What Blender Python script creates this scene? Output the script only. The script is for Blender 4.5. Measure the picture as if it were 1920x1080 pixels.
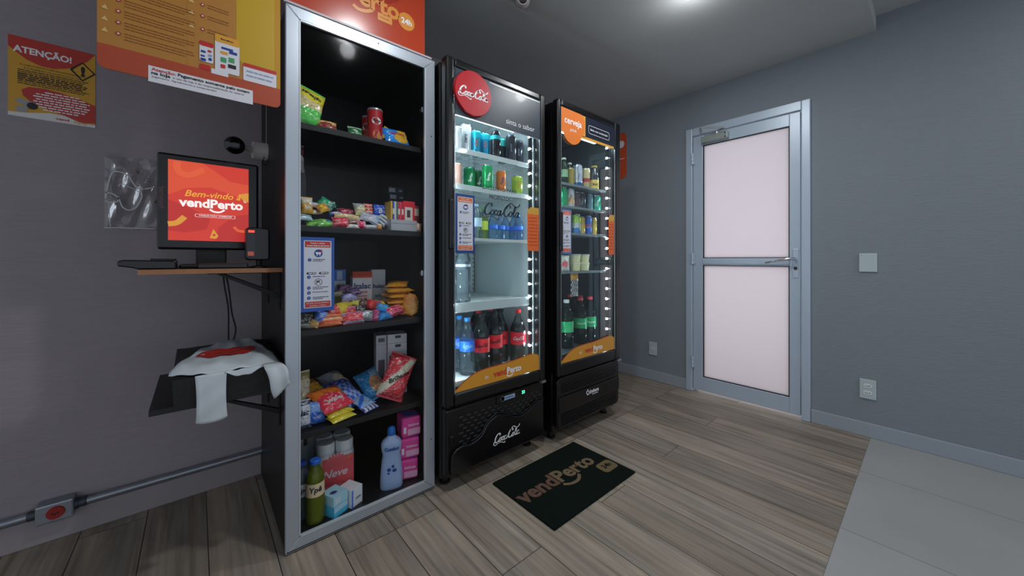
import bpy, bmesh, math, random
from mathutils import Vector, Matrix
from math import sin, cos, pi, radians

# ------------------------------------------------------------------ scene, camera, light, exposure
sc = bpy.context.scene
COL = sc.collection
for o in list(bpy.data.objects):
    bpy.data.objects.remove(o)
sc.view_settings.view_transform = 'Standard'
sc.view_settings.look = 'None'
sc.view_settings.gamma = 1.0
sc.view_settings.exposure = 0.55
try:
    sc.cycles.transparent_max_bounces = 24
    sc.cycles.max_bounces = 10
    sc.cycles.sample_clamp_indirect = 4.0
except Exception:
    pass

FOC, HOR, YAW, CH = 683.2, 486.0, radians(49.06), 1.084      # focal length in px, horizon row, heading, eye height
cam_d = bpy.data.cameras.new('camera')
cam_d.sensor_width = 36.0
cam_d.lens = 36.0 * FOC / 1920.0
cam_d.shift_y = -(540.0 - HOR) / 1920.0
cam_d.clip_start = 0.02
cam = bpy.data.objects.new('camera', cam_d)
COL.objects.link(cam)
cam.location = (0, 0, CH)
cam.rotation_euler = (radians(90), 0, YAW - radians(90))
sc.camera = cam

world = bpy.data.worlds.new('world')
sc.world = world
world.use_nodes = True
bg = world.node_tree.nodes['Background']
bg.inputs[0].default_value = (0.80, 0.88, 1.0, 1)
bg.inputs[1].default_value = 0.54

LAMPS = [((0.70, 0.76, 2.449), 6.5), ((1.92, 0.80, 2.449), 7.0), ((2.70, -1.20, 2.537), 8.0)]
def lamp(loc, power):
    l = bpy.data.lights.new('downlight', 'AREA')
    l.shape = 'DISK'; l.size = 0.11
    l.energy = power
    l.color = (0.95, 0.98, 1.0)
    o = bpy.data.objects.new('downlight', l)
    o.location = loc
    COL.objects.link(o)
    return o
lamp_objs = [lamp(*a) for a in LAMPS]
for (x_, y_, z_), p_ in LAMPS[:2]:                              # added point light under each lamp, for a glow on the ceiling
    pl = bpy.data.lights.new('added_glow', 'POINT'); pl.energy = 1.1; pl.color = (0.95, 0.98, 1.0); pl.shadow_soft_size = 0.04
    po = bpy.data.objects.new('added_glow', pl); po.location = (x_, y_, z_ - 0.09); COL.objects.link(po)
al = bpy.data.lights.new('corridor_daylight', 'AREA')           # daylight in the corridor behind the frosted door
al.shape = 'RECTANGLE'; al.size = 2.2; al.size_y = 2.6
al.energy = 11.5; al.color = (1.0, 0.83, 0.81)
alo = bpy.data.objects.new('corridor_daylight', al)
alo.location = (3.95, 0.93, 1.15)
alo.rotation_euler = (0, radians(90), 0)
COL.objects.link(alo)

# ------------------------------------------------------------------ helpers
def bearing_x(u, y):                                            # x on the plane y for a bearing measured in the photo
    k = (u - 960.0) / FOC
    return y * (cos(YAW) + sin(YAW) * k) / (sin(YAW) - cos(YAW) * k)
def level_z(u, w, y):
    x = bearing_x(u, y)
    d = x * cos(YAW) + y * sin(YAW)
    return CH - (w - HOR) / FOC * d

def lin(c):
    return c / 12.92 if c <= 0.04045 else ((c + 0.055) / 1.055) ** 2.4
def H(h):
    h = h.lstrip('#')
    return tuple(lin(int(h[i:i + 2], 16) / 255.0) for i in (0, 2, 4)) + (1.0,)

MATS = {}
def mat(name, col, rough=0.5, metal=0.0, bump=0.0, bscale=60.0, var=0.0, vscale=8.0, spec=0.5, emit=None, estr=0.0, coat=0.0, stretch=(1, 1, 1)):
    if name in MATS: return MATS[name]
    m = bpy.data.materials.new(name); m.use_nodes = True
    nt = m.node_tree; N = nt.nodes; L = nt.links
    b = N['Principled BSDF']
    c = H(col) if isinstance(col, str) else tuple(col) + (1.0,)
    b.inputs['Base Color'].default_value = c
    b.inputs['Roughness'].default_value = rough
    b.inputs['Metallic'].default_value = metal
    b.inputs['Specular IOR Level'].default_value = spec
    b.inputs['Coat Weight'].default_value = coat
    b.inputs['Coat Roughness'].default_value = 0.08
    if emit:
        b.inputs['Emission Color'].default_value = H(emit)
        b.inputs['Emission Strength'].default_value = estr
    tc = N.new('ShaderNodeTexCoord'); mp = N.new('ShaderNodeMapping')
    mp.inputs['Scale'].default_value = stretch
    L.new(tc.outputs['Object'], mp.inputs[0])
    v = var if var else 0.04
    n = N.new('ShaderNodeTexNoise'); n.inputs['Scale'].default_value = vscale; n.inputs['Detail'].default_value = 4
    L.new(mp.outputs[0], n.inputs[0])
    r = N.new('ShaderNodeMapRange'); r.inputs[3].default_value = 1 - v; r.inputs[4].default_value = 1 + v
    L.new(n.outputs[0], r.inputs[0])
    x = N.new('ShaderNodeVectorMath'); x.operation = 'SCALE'; x.inputs[0].default_value = c[:3]
    L.new(r.outputs[0], x.inputs['Scale']); L.new(x.outputs[0], b.inputs['Base Color'])
    if bump:
        n2 = N.new('ShaderNodeTexNoise'); n2.inputs['Scale'].default_value = bscale; n2.inputs['Detail'].default_value = 3
        L.new(mp.outputs[0], n2.inputs[0])
        bp = N.new('ShaderNodeBump'); bp.inputs['Strength'].default_value = bump; bp.inputs['Distance'].default_value = 0.004
        L.new(n2.outputs[0], bp.inputs['Height']); L.new(bp.outputs[0], b.inputs['Normal'])
    MATS[name] = m
    return m

def glass(name, tint='ffffff', refl=1.0, rough=0.02, body=0.0, bodycol='ffffff', bump=0.0, bscale=30):
    if name in MATS: return MATS[name]
    m = bpy.data.materials.new(name); m.use_nodes = True
    nt = m.node_tree; N = nt.nodes; L = nt.links
    N.clear()
    out = N.new('ShaderNodeOutputMaterial')
    tr = N.new('ShaderNodeBsdfTransparent'); tr.inputs[0].default_value = H(tint)
    gl = N.new('ShaderNodeBsdfGlossy'); gl.inputs['Roughness'].default_value = rough
    fr = N.new('ShaderNodeFresnel'); fr.inputs[0].default_value = 1.45
    mu = N.new('ShaderNodeMath'); mu.operation = 'MULTIPLY'; mu.inputs[1].default_value = refl; mu.use_clamp = True
    L.new(fr.outputs[0], mu.inputs[0])
    mx = N.new('ShaderNodeMixShader')
    L.new(mu.outputs[0], mx.inputs[0])
    src = tr.outputs[0]
    if body > 0:
        df = N.new('ShaderNodeBsdfDiffuse'); df.inputs[0].default_value = H(bodycol)
        m0 = N.new('ShaderNodeMixShader'); m0.inputs[0].default_value = body
        L.new(tr.outputs[0], m0.inputs[1]); L.new(df.outputs[0], m0.inputs[2]); src = m0.outputs[0]
    L.new(src, mx.inputs[1]); L.new(gl.outputs[0], mx.inputs[2])
    if bump:
        tc = N.new('ShaderNodeTexCoord'); n2 = N.new('ShaderNodeTexNoise'); n2.inputs['Scale'].default_value = bscale
        L.new(tc.outputs['Object'], n2.inputs[0])
        bp = N.new('ShaderNodeBump'); bp.inputs['Strength'].default_value = bump; bp.inputs['Distance'].default_value = 0.01
        L.new(n2.outputs[0], bp.inputs['Height']); L.new(bp.outputs[0], gl.inputs['Normal']); L.new(bp.outputs[0], fr.inputs['Normal'])
    L.new(mx.outputs[0], out.inputs[0])
    MATS[name] = m
    return m

class MB:
    def __init__(s): s.v = []; s.f = []; s.m = []
    def add(s, vs, fs, mi=0):
        b = len(s.v); s.v += [tuple(p) for p in vs]
        for f in fs: s.f.append(tuple(i + b for i in f)); s.m.append(mi)
        return s
    def box(s, x0, x1, y0, y1, z0, z1, mi=0):
        vs = [(x, y, z) for x in (x0, x1) for y in (y0, y1) for z in (z0, z1)]
        return s.add(vs, [(0, 1, 3, 2), (4, 6, 7, 5), (0, 4, 5, 1), (2, 3, 7, 6), (0, 2, 6, 4), (1, 5, 7, 3)], mi)
    def lathe(s, prof, seg=28, c=(0, 0, 0), ax='z', mi=0, capb=True, capt=True):
        vs = []; n = len(prof)
        for (r, h) in prof:
            for k in range(seg):
                a = 2 * pi * k / seg; p = (r * cos(a), r * sin(a), h)
                if ax == 'x': p = (h, p[0], p[1])
                elif ax == 'y': p = (p[0], h, p[1])
                vs.append((p[0] + c[0], p[1] + c[1], p[2] + c[2]))
        fs = []
        for i in range(n - 1):
            for k in range(seg):
                k2 = (k + 1) % seg
                fs.append((i * seg + k, i * seg + k2, (i + 1) * seg + k2, (i + 1) * seg + k))
        if capb: fs.append(tuple(range(seg))[::-1])
        if capt: fs.append(tuple((n - 1) * seg + k for k in range(seg)))
        return s.add(vs, fs, mi)
    def tube(s, pts, r, seg=10, mi=0, closed=False):
        pts = [Vector(p) for p in pts]; rings = []
        for i, p in enumerate(pts):
            a = pts[max(i - 1, 0)]; b = pts[min(i + 1, len(pts) - 1)]
            t = (b - a).normalized() if (b - a).length > 1e-9 else Vector((0, 0, 1))
            up = Vector((0, 0, 1)) if abs(t.z) < 0.9 else Vector((1, 0, 0))
            e1 = t.cross(up).normalized(); e2 = t.cross(e1)
            rr = r[i] if isinstance(r, (list, tuple)) else r
            rings.append([p + e1 * rr * cos(2 * pi * k / seg) + e2 * rr * sin(2 * pi * k / seg) for k in range(seg)])
        vs = [q for R in rings for q in R]; fs = []
        for i in range(len(pts) - 1):
            for k in range(seg):
                k2 = (k + 1) % seg
                fs.append((i * seg + k, i * seg + k2, (i + 1) * seg + k2, (i + 1) * seg + k))
        fs.append(tuple(range(seg))[::-1]); fs.append(tuple((len(pts) - 1) * seg + k for k in range(seg)))
        return s.add(vs, fs, mi)
    def prism(s, pts, y0, y1, mi=0):            # outline in (x,z), thickness along y
        n = len(pts)
        vs = [(p[0], y0, p[1]) for p in pts] + [(p[0], y1, p[1]) for p in pts]
        fs = [tuple(range(n)), tuple(range(n, 2 * n))[::-1]]
        for i in range(n): j = (i + 1) % n; fs.append((i, i + n, j + n, j))
        return s.add(vs, fs, mi)
    def xf(s, M):
        s.v = [tuple(M @ Vector(p)) for p in s.v]; return s

def part(name, mb, mats, parent=None, bevel=0.0, smooth=False, world=True, seg=2, mesh=None):
    if mesh is None:
        me = bpy.data.meshes.new(name)
        off = Vector((0, 0, 0))
        if parent is not None and world:
            q = parent
            while q is not None: off += q.location; q = q.parent
        me.from_pydata([tuple(Vector(p) - off) for p in mb.v], [], mb.f)
        if not isinstance(mats, (list, tuple)): mats = [mats]
        for m in mats: me.materials.append(m)
        if len(mats) > 1:
            for p, mi in zip(me.polygons, mb.m): p.material_index = mi
        bm = bmesh.new(); bm.from_mesh(me)
        bmesh.ops.recalc_face_normals(bm, faces=bm.faces)
        bm.to_mesh(me); bm.free()
        if smooth:
            me.shade_smooth()
            try: me.set_sharp_from_angle(angle=radians(38))
            except Exception: pass
    else: me = mesh
    o = bpy.data.objects.new(name, me); COL.objects.link(o)
    if parent is not None: o.parent = parent
    if bevel:
        b = o.modifiers.new('bevel', 'BEVEL'); b.width = bevel; b.segments = seg; b.limit_method = 'ANGLE'
    return o

def tag(o, label, cat, group=None):
    o['label'] = label; o['category'] = cat
    if group: o['group'] = group
    return o
def thing(name, loc, label, cat, group=None, rz=0.0):
    o = bpy.data.objects.new(name, None); COL.objects.link(o)
    o.empty_display_size = 0.05
    o.location = loc; o.rotation_euler = (0, 0, rz)
    return tag(o, label, cat, group)
def struct(o): o['kind'] = 'structure'; return o

# --- flat lettering and marks
_tc = {}
def text_mesh(s, bold=0.0, shear=0.0, space=1.0):
    k = (s, bold, shear, space)
    if k not in _tc:
        cu = bpy.data.curves.new('t', 'FONT'); cu.body = s; cu.size = 1.0; cu.offset = bold; cu.shear = shear
        cu.space_character = space; cu.resolution_u = 3; cu.align_x = 'CENTER'; cu.align_y = 'CENTER'
        ob = bpy.data.objects.new('t', cu)
        me = ob.to_mesh()
        vs = [(v.co.x, v.co.y) for v in me.vertices]; fs = [tuple(p.vertices) for p in me.polygons]
        ob.to_mesh_clear(); bpy.data.objects.remove(ob); bpy.data.curves.remove(cu)
        xs = [v[0] for v in vs]; ys = [v[1] for v in vs]
        _tc[k] = (vs, fs, min(xs), max(xs), min(ys), max(ys))
    return _tc[k]

def frame_y(y):      # faces -y ; u=x, v=z
    return lambda u, v, o: (u, y - o, v)
def frame_x(x):      # faces -x ; u=-y (to the right in the picture), v=z
    return lambda u, v, o: (x - o, -u, v)
def frame_z(z):
    return lambda u, v, o: (u, v, z + o)
def frame_cyl(r):    # wraps round a cylinder at the local origin; u is arc length
    return lambda u, v, o: ((r + o) * sin(u / r), -(r + o) * cos(u / r), v)

class Flat:
    """marks on a surface: shapes in (u,v) carried to the surface by a frame, a little proud of it"""
    def __init__(s, fr, off=0.0006, th=0.0004): s.fr = fr; s.off = off; s.th = th; s.mb = MB(); 
    def poly(s, pts, mi=0, off=None):
        o = s.off if off is None else off; n = len(pts)
        vs = [s.fr(p[0], p[1], o) for p in pts]
        s.mb.add(vs, [tuple(range(n))], mi); return s
    def rect(s, u0, u1, v0, v1, mi=0, off=None, n=1):
        for k in range(n):
            a = u0 + (u1 - u0) * k / n; b = u0 + (u1 - u0) * (k + 1) / n
            s.poly([(a, v0), (b, v0), (b, v1), (a, v1)], mi, off)
        return s
    def rrect(s, u0, u1, v0, v1, r, mi=0, off=None, corners=(1, 1, 1, 1)):
        return s.poly(rr(u0, u1, v0, v1, r, corners), mi, off)
    def disc(s, cu, cv, r, mi=0, off=None, ry=None, n=36):
        ry = ry or r
        return s.poly([(cu + r * cos(2 * pi * k / n), cv + ry * sin(2 * pi * k / n)) for k in range(n)], mi, off)
    def ring(s, cu, cv, r, w, mi=0, off=None, n=32):
        return s.stroke([(cu + r * cos(2 * pi * k / n), cv + r * sin(2 * pi * k / n)) for k in range(n + 1)], w, mi, off, cal=False, smooth=False)
    def text(s, t, cu, cv, width=None, height=None, bold=0.0, shear=0.0, mi=0, off=None, rot=0.0, space=1.0, left=False):
        vs, fs, x0, x1, y0, y1 = text_mesh(t, bold, shear, space)
        if height is None: k = width / (x1 - x0); ku, kv = k, k
        else:
            kv = height / 0.73; ku = kv if width is None else width / (x1 - x0)
        o = s.off if off is None else off
        mx = x0 if left else (x0 + x1) / 2; my = (y0 + y1) / 2
        ca, sa = cos(rot), sin(rot)
        P = []
        for (x, y) in vs:
            a, b = (x - mx) * ku, (y - my) * kv
            P.append(s.fr(cu + a * ca - b * sa, cv + a * sa + b * ca, o))
        s.mb.add(P, fs, mi); return s
    def stroke(s, pts, w, mi=0, off=None, cal=True, smooth=True):
        if smooth: pts = catmull(pts)
        o = s.off if off is None else off
        L = []; R = []
        for i, p in enumerate(pts):
            a = pts[max(i - 1, 0)]; b = pts[min(i + 1, len(pts) - 1)]
            dx, dy = b[0] - a[0], b[1] - a[1]; l = math.hypot(dx, dy) or 1
            ww = w * (0.45 + 0.8 * abs(dy) / l) / 2 if cal else w / 2
            nx, ny = -dy / l * ww, dx / l * ww
            L.append(s.fr(p[0] + nx, p[1] + ny, o)); R.append(s.fr(p[0] - nx, p[1] - ny, o))
        n = len(pts)
        s.mb.add(L + R, [(i, i + 1, n + i + 1, n + i) for i in range(n - 1)], mi); return s
    def lines(s, u0, u1, v, h, seed=0, mi=0, off=None):      # small print too fine to read
        rnd = random.Random(seed); u = u0
        while u < u1 - h:
            l = min(rnd.uniform(1.5, 5.5) * h, u1 - u)
            s.rect(u, u + l, v - h / 2, v + h / 2, mi, off); u += l + h * 0.7
        return s
    def done(s, name, mats, parent, **k):
        return part(name, s.mb, mats, parent, **k)

def rr(u0, u1, v0, v1, r, corners=(1, 1, 1, 1)):      # corners: bl, br, tr, tl
    out = []
    for (cu, cv, a0, on) in ((u0, v0, 180, corners[0]), (u1, v0, 270, corners[1]), (u1, v1, 0, corners[2]), (u0, v1, 90, corners[3])):
        if not on: out.append((cu, cv)); continue
        x = cu + (r if cu == u0 else -r); y = cv + (r if cv == v0 else -r)
        for k in range(7):
            a = radians(a0 + 15 * k); out.append((x + r * cos(a), y + r * sin(a)))
    return out
def catmull(P, n=6):
    P = [tuple(p) for p in P]; Q = [P[0]] + P + [P[-1]]; out = []
    for i in range(1, len(Q) - 2):
        p0, p1, p2, p3 = Q[i - 1], Q[i], Q[i + 1], Q[i + 2]
        for k in range(n):
            t = k / n
            out.append(tuple(0.5 * ((2 * p1[j]) + (-p0[j] + p2[j]) * t + (2 * p0[j] - 5 * p1[j] + 4 * p2[j] - p3[j]) * t * t + (-p0[j] + 3 * p1[j] - 3 * p2[j] + p3[j]) * t ** 3) for j in range(len(p1))))
    out.append(P[-1]); return out

def cola(fl, cu, cv, width, mi=0, off=None, sweep=True):       # the flowing two-word script
    S = []
    S.append(([(1.02, 1.15), (1.08, 1.32), (0.92, 1.48), (0.62, 1.40), (0.30, 1.02), (0.20, 0.58), (0.38, 0.26), (0.70, 0.26), (0.98, 0.50)], .17))
    S.append(([(0.30, 0.62), (0.02, 0.36), (0.02, 0.05), (0.35, -0.12), (0.9, 0.06), (1.5, 0.02), (2.1, -0.22), (2.2, -0.02)], .10))
    def oo(x, y=0.5, rx=.19, ry=.28): return [(x + rx * cos(a * pi / 6) + .25 * ry * sin(a * pi / 6), y + ry * sin(a * pi / 6)) for a in range(13)]
    S.append((oo(1.22), .13))
    S.append(([(1.86, 0.66), (1.74, 0.80), (1.58, 0.66), (1.54, 0.40), (1.70, 0.24), (1.90, 0.36)], .13))
    S.append((oo(2.14), .13)); S.append(([(2.42, 0.80), (2.32, 0.42), (2.40, 0.24), (2.55, 0.36), (2.72, 0.56), (2.86, 0.56)], .12))
    S.append(([(3.62, 1.14), (3.66, 1.32), (3.48, 1.46), (3.18, 1.34), (2.92, 0.98), (2.84, 0.56), (3.02, 0.26), (3.32, 0.26), (3.56, 0.50)], .17))
    if sweep: S.append(([(3.12, 1.08), (3.3, 1.42), (3.7, 1.74), (4.1, 1.55), (4.5, 1.32), (4.95, 1.52), (5.0, 1.75)], .12))
    S.append((oo(3.80), .13))
    S.append(([(4.10, 0.46), (4.40, 0.98), (4.50, 1.34), (4.38, 1.42), (4.26, 1.10), (4.20, 0.52), (4.28, 0.26), (4.46, 0.34)], .12))
    S.append((oo(4.74), .13)); S.append(([(5.02, 0.80), (4.92, 0.42), (5.02, 0.22), (5.25, 0.34)], .12))
    k = width / 5.3
    for P, w in S:
        fl.stroke([(cu + (x + .12 * y - 2.7) * k, cv + (y - .7) * k) for x, y in P], w * k * 1.25, mi, off)

def vend(fl, cu, cv, width, m1=0, m2=1, off=None, cut=True):
    """the shop's wordmark: v-e-n-d in one colour, P-e-r-t-o in another, a smile below the P"""
    a = text_mesh('vend', .035); b = text_mesh('Perto', .035)
    wa, wb = a[3] - a[2], b[3] - b[2]; k = width / (wa + wb + .05)
    fl.text('vend', cu - width / 2 + wa * k / 2, cv, width=wa * k, bold=.035, mi=m1, off=off)
    fl.text('Perto', cu + width / 2 - wb * k / 2, cv, width=wb * k, bold=.035, mi=m2, off=off)
    x = cu + width * .08; y = cv - k * .50
    fl.stroke([(x - k * .50, y + k * .02), (x - k * .2, y - k * .16), (x + k * .2, y - k * .16), (x + k * .50, y + k * .06)], k * .14, m2, off, cal=False)

# common materials
BLACK = mat('black_plastic', '0b0b0d', .28, bump=.05, bscale=200)
BLACKM = mat('black_matte', '0d0d0f', .6, bump=.1, bscale=300)
WHITE = mat('white_print', 'e8e8ea', .5)
ALU = mat('brushed_aluminium', 'b4bcc6', .38, .55, bump=.03, bscale=300, stretch=(1, 1, .05))
CHROME = mat('chrome', 'c8ccd2', .15, 1)
RED = mat('signal_red', 'b8261f', .45)
ORANGE = mat('orange_print', 'd8662a', .4)
AMBER = mat('amber_print', 'd99a2e', .4)
YELLOW = mat('yellow_print', 'dcae1c', .4)
INK = mat('black_ink', '141414', .5)
NAVY = mat('navy_print', '1d3f8f', .4)
CLEAR = glass('door_glass', 'f8fbfb', .22, .03)
SMEAR = glass('smeared_door_glass', 'fafbfb', .20, .08)

# ------------------------------------------------------------------ setting
YW, XW, ZC = 2.232, 3.104, 2.464
def wood_floor_mat():
    m = bpy.data.materials.new('wood_plank_floor'); m.use_nodes = True
    N = m.node_tree.nodes; L = m.node_tree.links; b = N['Principled BSDF']
    tc = N.new('ShaderNodeTexCoord'); sp = N.new('ShaderNodeSeparateXYZ'); L.new(tc.outputs['Object'], sp.inputs[0])
    ax = N.new('ShaderNodeMath'); ax.inputs[1].default_value = 3.8 - .035 + 0.0; L.new(sp.outputs[0], ax.inputs[0])
    ay = N.new('ShaderNodeMath'); ay.inputs[1].default_value = 6.0 - .21; L.new(sp.outputs[1], ay.inputs[0])
    cb = N.new('ShaderNodeCombineXYZ'); L.new(ay.outputs[0], cb.inputs[0]); L.new(ax.outputs[0], cb.inputs[1])
    br = N.new('ShaderNodeTexBrick'); br.offset = .37; br.offset_frequency = 3; br.squash = 1
    br.inputs['Scale'].default_value = 1; br.inputs['Brick Width'].default_value = 1.2; br.inputs['Row Height'].default_value = .19
    br.inputs['Mortar Size'].default_value = .0016; br.inputs['Mortar Smooth'].default_value = .1; br.inputs['Bias'].default_value = -.1
    br.inputs['Color1'].default_value = (.0, .0, .0, 1); br.inputs['Color2'].default_value = (1, 1, 1, 1); br.inputs['Mortar'].default_value = (.5, .5, .5, 1)
    L.new(cb.outputs[0], br.inputs[0])
    # grain, stretched along the plank and shifted per plank
    sc_ = N.new('ShaderNodeVectorMath'); sc_.operation = 'MULTIPLY'; sc_.inputs[1].default_value = (1.8, 46, 1); L.new(cb.outputs[0], sc_.inputs[0])
    sh = N.new('ShaderNodeVectorMath'); sh.operation = 'MULTIPLY_ADD'; sh.inputs[1].default_value = (7, 3, 9)
    L.new(br.outputs[0], sh.inputs[0]); L.new(sc_.outputs[0], sh.inputs[2])
    g1 = N.new('ShaderNodeTexNoise'); g1.inputs['Scale'].default_value = 1.0; g1.inputs['Detail'].default_value = 8; g1.inputs['Distortion'].default_value = .45; L.new(sh.outputs[0], g1.inputs[0])
    sc2 = N.new('ShaderNodeVectorMath'); sc2.operation = 'MULTIPLY'; sc2.inputs[1].default_value = (1.4, .16, 1); L.new(sh.outputs[0], sc2.inputs[0])
    g2 = N.new('ShaderNodeTexNoise'); g2.inputs['Scale'].default_value = 1; g2.inputs['Detail'].default_value = 4; L.new(sc2.outputs[0], g2.inputs[0])
    r = N.new('ShaderNodeValToRGB'); e = r.color_ramp.elements
    e[0].position = .28; e[0].color = H('74695d'); e[1].position = .74; e[1].color = H('a89c8b')
    x = r.color_ramp.elements.new(.48); x.color = H('91867a'); x = r.color_ramp.elements.new(.60); x.color = H('9b8f82')
    L.new(g1.outputs[0], r.inputs[0])
    mx = N.new('ShaderNodeMixRGB'); mx.blend_type = 'MULTIPLY'; mx.inputs[0].default_value = 1
    mr = N.new('ShaderNodeMapRange'); mr.inputs[3].default_value = .80; mr.inputs[4].default_value = 1.12; L.new(br.outputs[0], mr.inputs[0])
    mr2 = N.new('ShaderNodeMapRange'); mr2.inputs[1].default_value = .3; mr2.inputs[2].default_value = .7; mr2.inputs[3].default_value = .74; mr2.inputs[4].default_value = 1.10; L.new(g2.outputs[0], mr2.inputs[0])
    mm = N.new('ShaderNodeMath'); mm.operation = 'MULTIPLY'; L.new(mr.outputs[0], mm.inputs[0]); L.new(mr2.outputs[0], mm.inputs[1])
    L.new(r.outputs[0], mx.inputs[1]); L.new(mm.outputs[0], mx.inputs[2])
    tn = N.new('ShaderNodeTexNoise'); tn.inputs['Scale'].default_value = .35; L.new(sh.outputs[0], tn.inputs[0])
    tr = N.new('ShaderNodeValToRGB'); tr.color_ramp.elements[0].position = .42; tr.color_ramp.elements[0].color = (1.0, .97, .92, 1); tr.color_ramp.elements[1].position = .6; tr.color_ramp.elements[1].color = (.93, .96, .97, 1); L.new(tn.outputs[0], tr.inputs[0])
    mt = N.new('ShaderNodeMixRGB'); mt.blend_type = 'MULTIPLY'; mt.inputs[0].default_value = 1; L.new(mx.outputs[0], mt.inputs[1]); L.new(tr.outputs[0], mt.inputs[2]); mx = mt
    mo = N.new('ShaderNodeMixRGB'); mo.inputs[2].default_value = H('2b2622'); L.new(br.outputs[1], mo.inputs[0]); L.new(mx.outputs[0], mo.inputs[1])
    L.new(mo.outputs[0], b.inputs['Base Color'])
    b.inputs['Roughness'].default_value = .5; b.inputs['Specular IOR Level'].default_value = .35
    bp = N.new('ShaderNodeBump'); bp.inputs['Strength'].default_value = .15; bp.inputs['Distance'].default_value = .003
    L.new(g1.outputs[0], bp.inputs['Height']); L.new(bp.outputs[0], b.inputs['Normal'])
    return m
def tile_mat():
    m = bpy.data.materials.new('grey_porcelain_tile'); m.use_nodes = True
    N = m.node_tree.nodes; L = m.node_tree.links; b = N['Principled BSDF']
    tc = N.new('ShaderNodeTexCoord'); ad = N.new('ShaderNodeVectorMath'); ad.inputs[1].default_value = (6.0 - 1.967 + .6, 6.0 - .245, 0); L.new(tc.outputs['Object'], ad.inputs[0])
    br = N.new('ShaderNodeTexBrick'); br.offset = 0; br.inputs['Scale'].default_value = 1
    br.inputs['Brick Width'].default_value = .6; br.inputs['Row Height'].default_value = 1.2
    br.inputs['Mortar Size'].default_value = .0015; br.inputs['Mortar'].default_value = H('5d5f60')
    br.inputs['Color1'].default_value = H('9b9b99'); br.inputs['Color2'].default_value = H('a1a19f'); L.new(ad.outputs[0], br.inputs[0])
    n = N.new('ShaderNodeTexNoise'); n.inputs['Scale'].default_value = 3; n.inputs['Detail'].default_value = 6; L.new(tc.outputs['Object'], n.inputs[0])
    mr = N.new('ShaderNodeMapRange'); mr.inputs[3].default_value = .86; mr.inputs[4].default_value = 1.1; L.new(n.outputs[0], mr.inputs[0])
    mx = N.new('ShaderNodeMixRGB'); mx.blend_type = 'MULTIPLY'; mx.inputs[0].default_value = 1; L.new(br.outputs[0], mx.inputs[1]); L.new(mr.outputs[0], mx.inputs[2])
    L.new(mx.outputs[0], b.inputs['Base Color']); b.inputs['Roughness'].default_value = .45
    return m
WALLM = mat('woven_wallpaper', '9a9296', .85, bump=.35, bscale=90, var=.10, vscale=60, stretch=(.25, .25, 3), spec=.2)
WALLR = mat('grey_blue_wallpaper', '848b92', .85, bump=.3, bscale=90, var=.07, vscale=60, stretch=(.25, .25, 3), spec=.2)
CEIL = mat('matt_ceiling_paint', 'b9bbba', .9, spec=.1)
SKIRT = mat('grey_skirting', '979fa8', .5)
SKIRTL = mat('warm_grey_skirting', '958d90', .6)

struct(part('floor', MB().box(-3.0, XW + .9, .245, YW + .12, -.1, 0), wood_floor_mat()))
struct(part('floor', MB().box(-3.0, XW + .9, -3.0, .2449, -.1, 0), tile_mat()))
struct(part('wall_back', MB().box(-3.0, XW + .12, YW, YW + .12, 0, 2.75), WALLM))
wm = MB()
DY0, DY1, DZ = .560, 1.315, 2.11          # door opening in the right wall
wm.box(XW, XW + .12, -3.0, DY0, 0, 2.75).box(XW, XW + .12, DY1, YW, 0, 2.75).box(XW, XW + .12, DY0, DY1, DZ, 2.75)
struct(part('wall_right', wm, WALLR))
struct(part('ceiling', MB().box(-3.0, XW, .222, YW, ZC, ZC + .12), CEIL))
struct(part('ceiling', MB().box(-3.0, XW, -3.0, .222, 2.552, 2.66), CEIL))
sb = MB().box(XW - .014, XW, -3.0, .528, 0, .086).box(XW - .014, XW, 1.346, YW, 0, .086)
struct(part('baseboard_right', sb, SKIRT, bevel=.003))
struct(part('baseboard_back', MB().box(-3.0, .25, YW - .012, YW, 0, .10), SKIRTL, bevel=.003))

# door
DOORP = mat('painted_aluminium', 'b2c0cf', .35, .1, spec=.6)
PANE = bpy.data.materials.new('frosted_pane'); PANE.use_nodes = True
N = PANE.node_tree.nodes; L = PANE.node_tree.links; N.clear()
o_ = N.new('ShaderNodeOutputMaterial'); t_ = N.new('ShaderNodeBsdfTranslucent'); t_.inputs[0].default_value = (.86, .84, .86, 1)
d_ = N.new('ShaderNodeBsdfDiffuse'); d_.inputs[0].default_value = (.5, .46, .47, 1); m_ = N.new('ShaderNodeMixShader'); m_.inputs[0].default_value = .25
nz = N.new('ShaderNodeTexNoise'); nz.inputs['Scale'].default_value = 2.0
L.new(t_.outputs[0], m_.inputs[1]); L.new(d_.outputs[0], m_.inputs[2]); L.new(m_.outputs[0], o_.inputs[0])
fr_ = MB()
xo = XW - .022
fr_.box(xo, XW + .10, .530, .578, 0, 2.155).box(xo, XW + .10, 1.294, 1.344, 0, 2.155).box(xo, XW + .10, .578, 1.294, 2.092, 2.155)
dfm = struct(part('door_1', fr_, DOORP, bevel=.004))
lf = MB(); xa, xb = XW - .012, XW + .030
lf.box(xa, xb, .584, .645, .022, 2.086).box(xa, xb, 1.213, 1.288, .022, 2.086).box(xa, xb, .645, 1.213, 2.003, 2.086)
lf.box(xa, xb, .645, 1.213, .022, .132)
part('door_leaf', lf, DOORP, dfm, bevel=.003)
part('cross_rail', MB().box(xa - .004, xb, .645, 1.213, 1.036, 1.092).box(xa - .010, xa - .004, .645, 1.213, 1.045, 1.083), DOORP, dfm, bevel=.004, seg=3)
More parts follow.
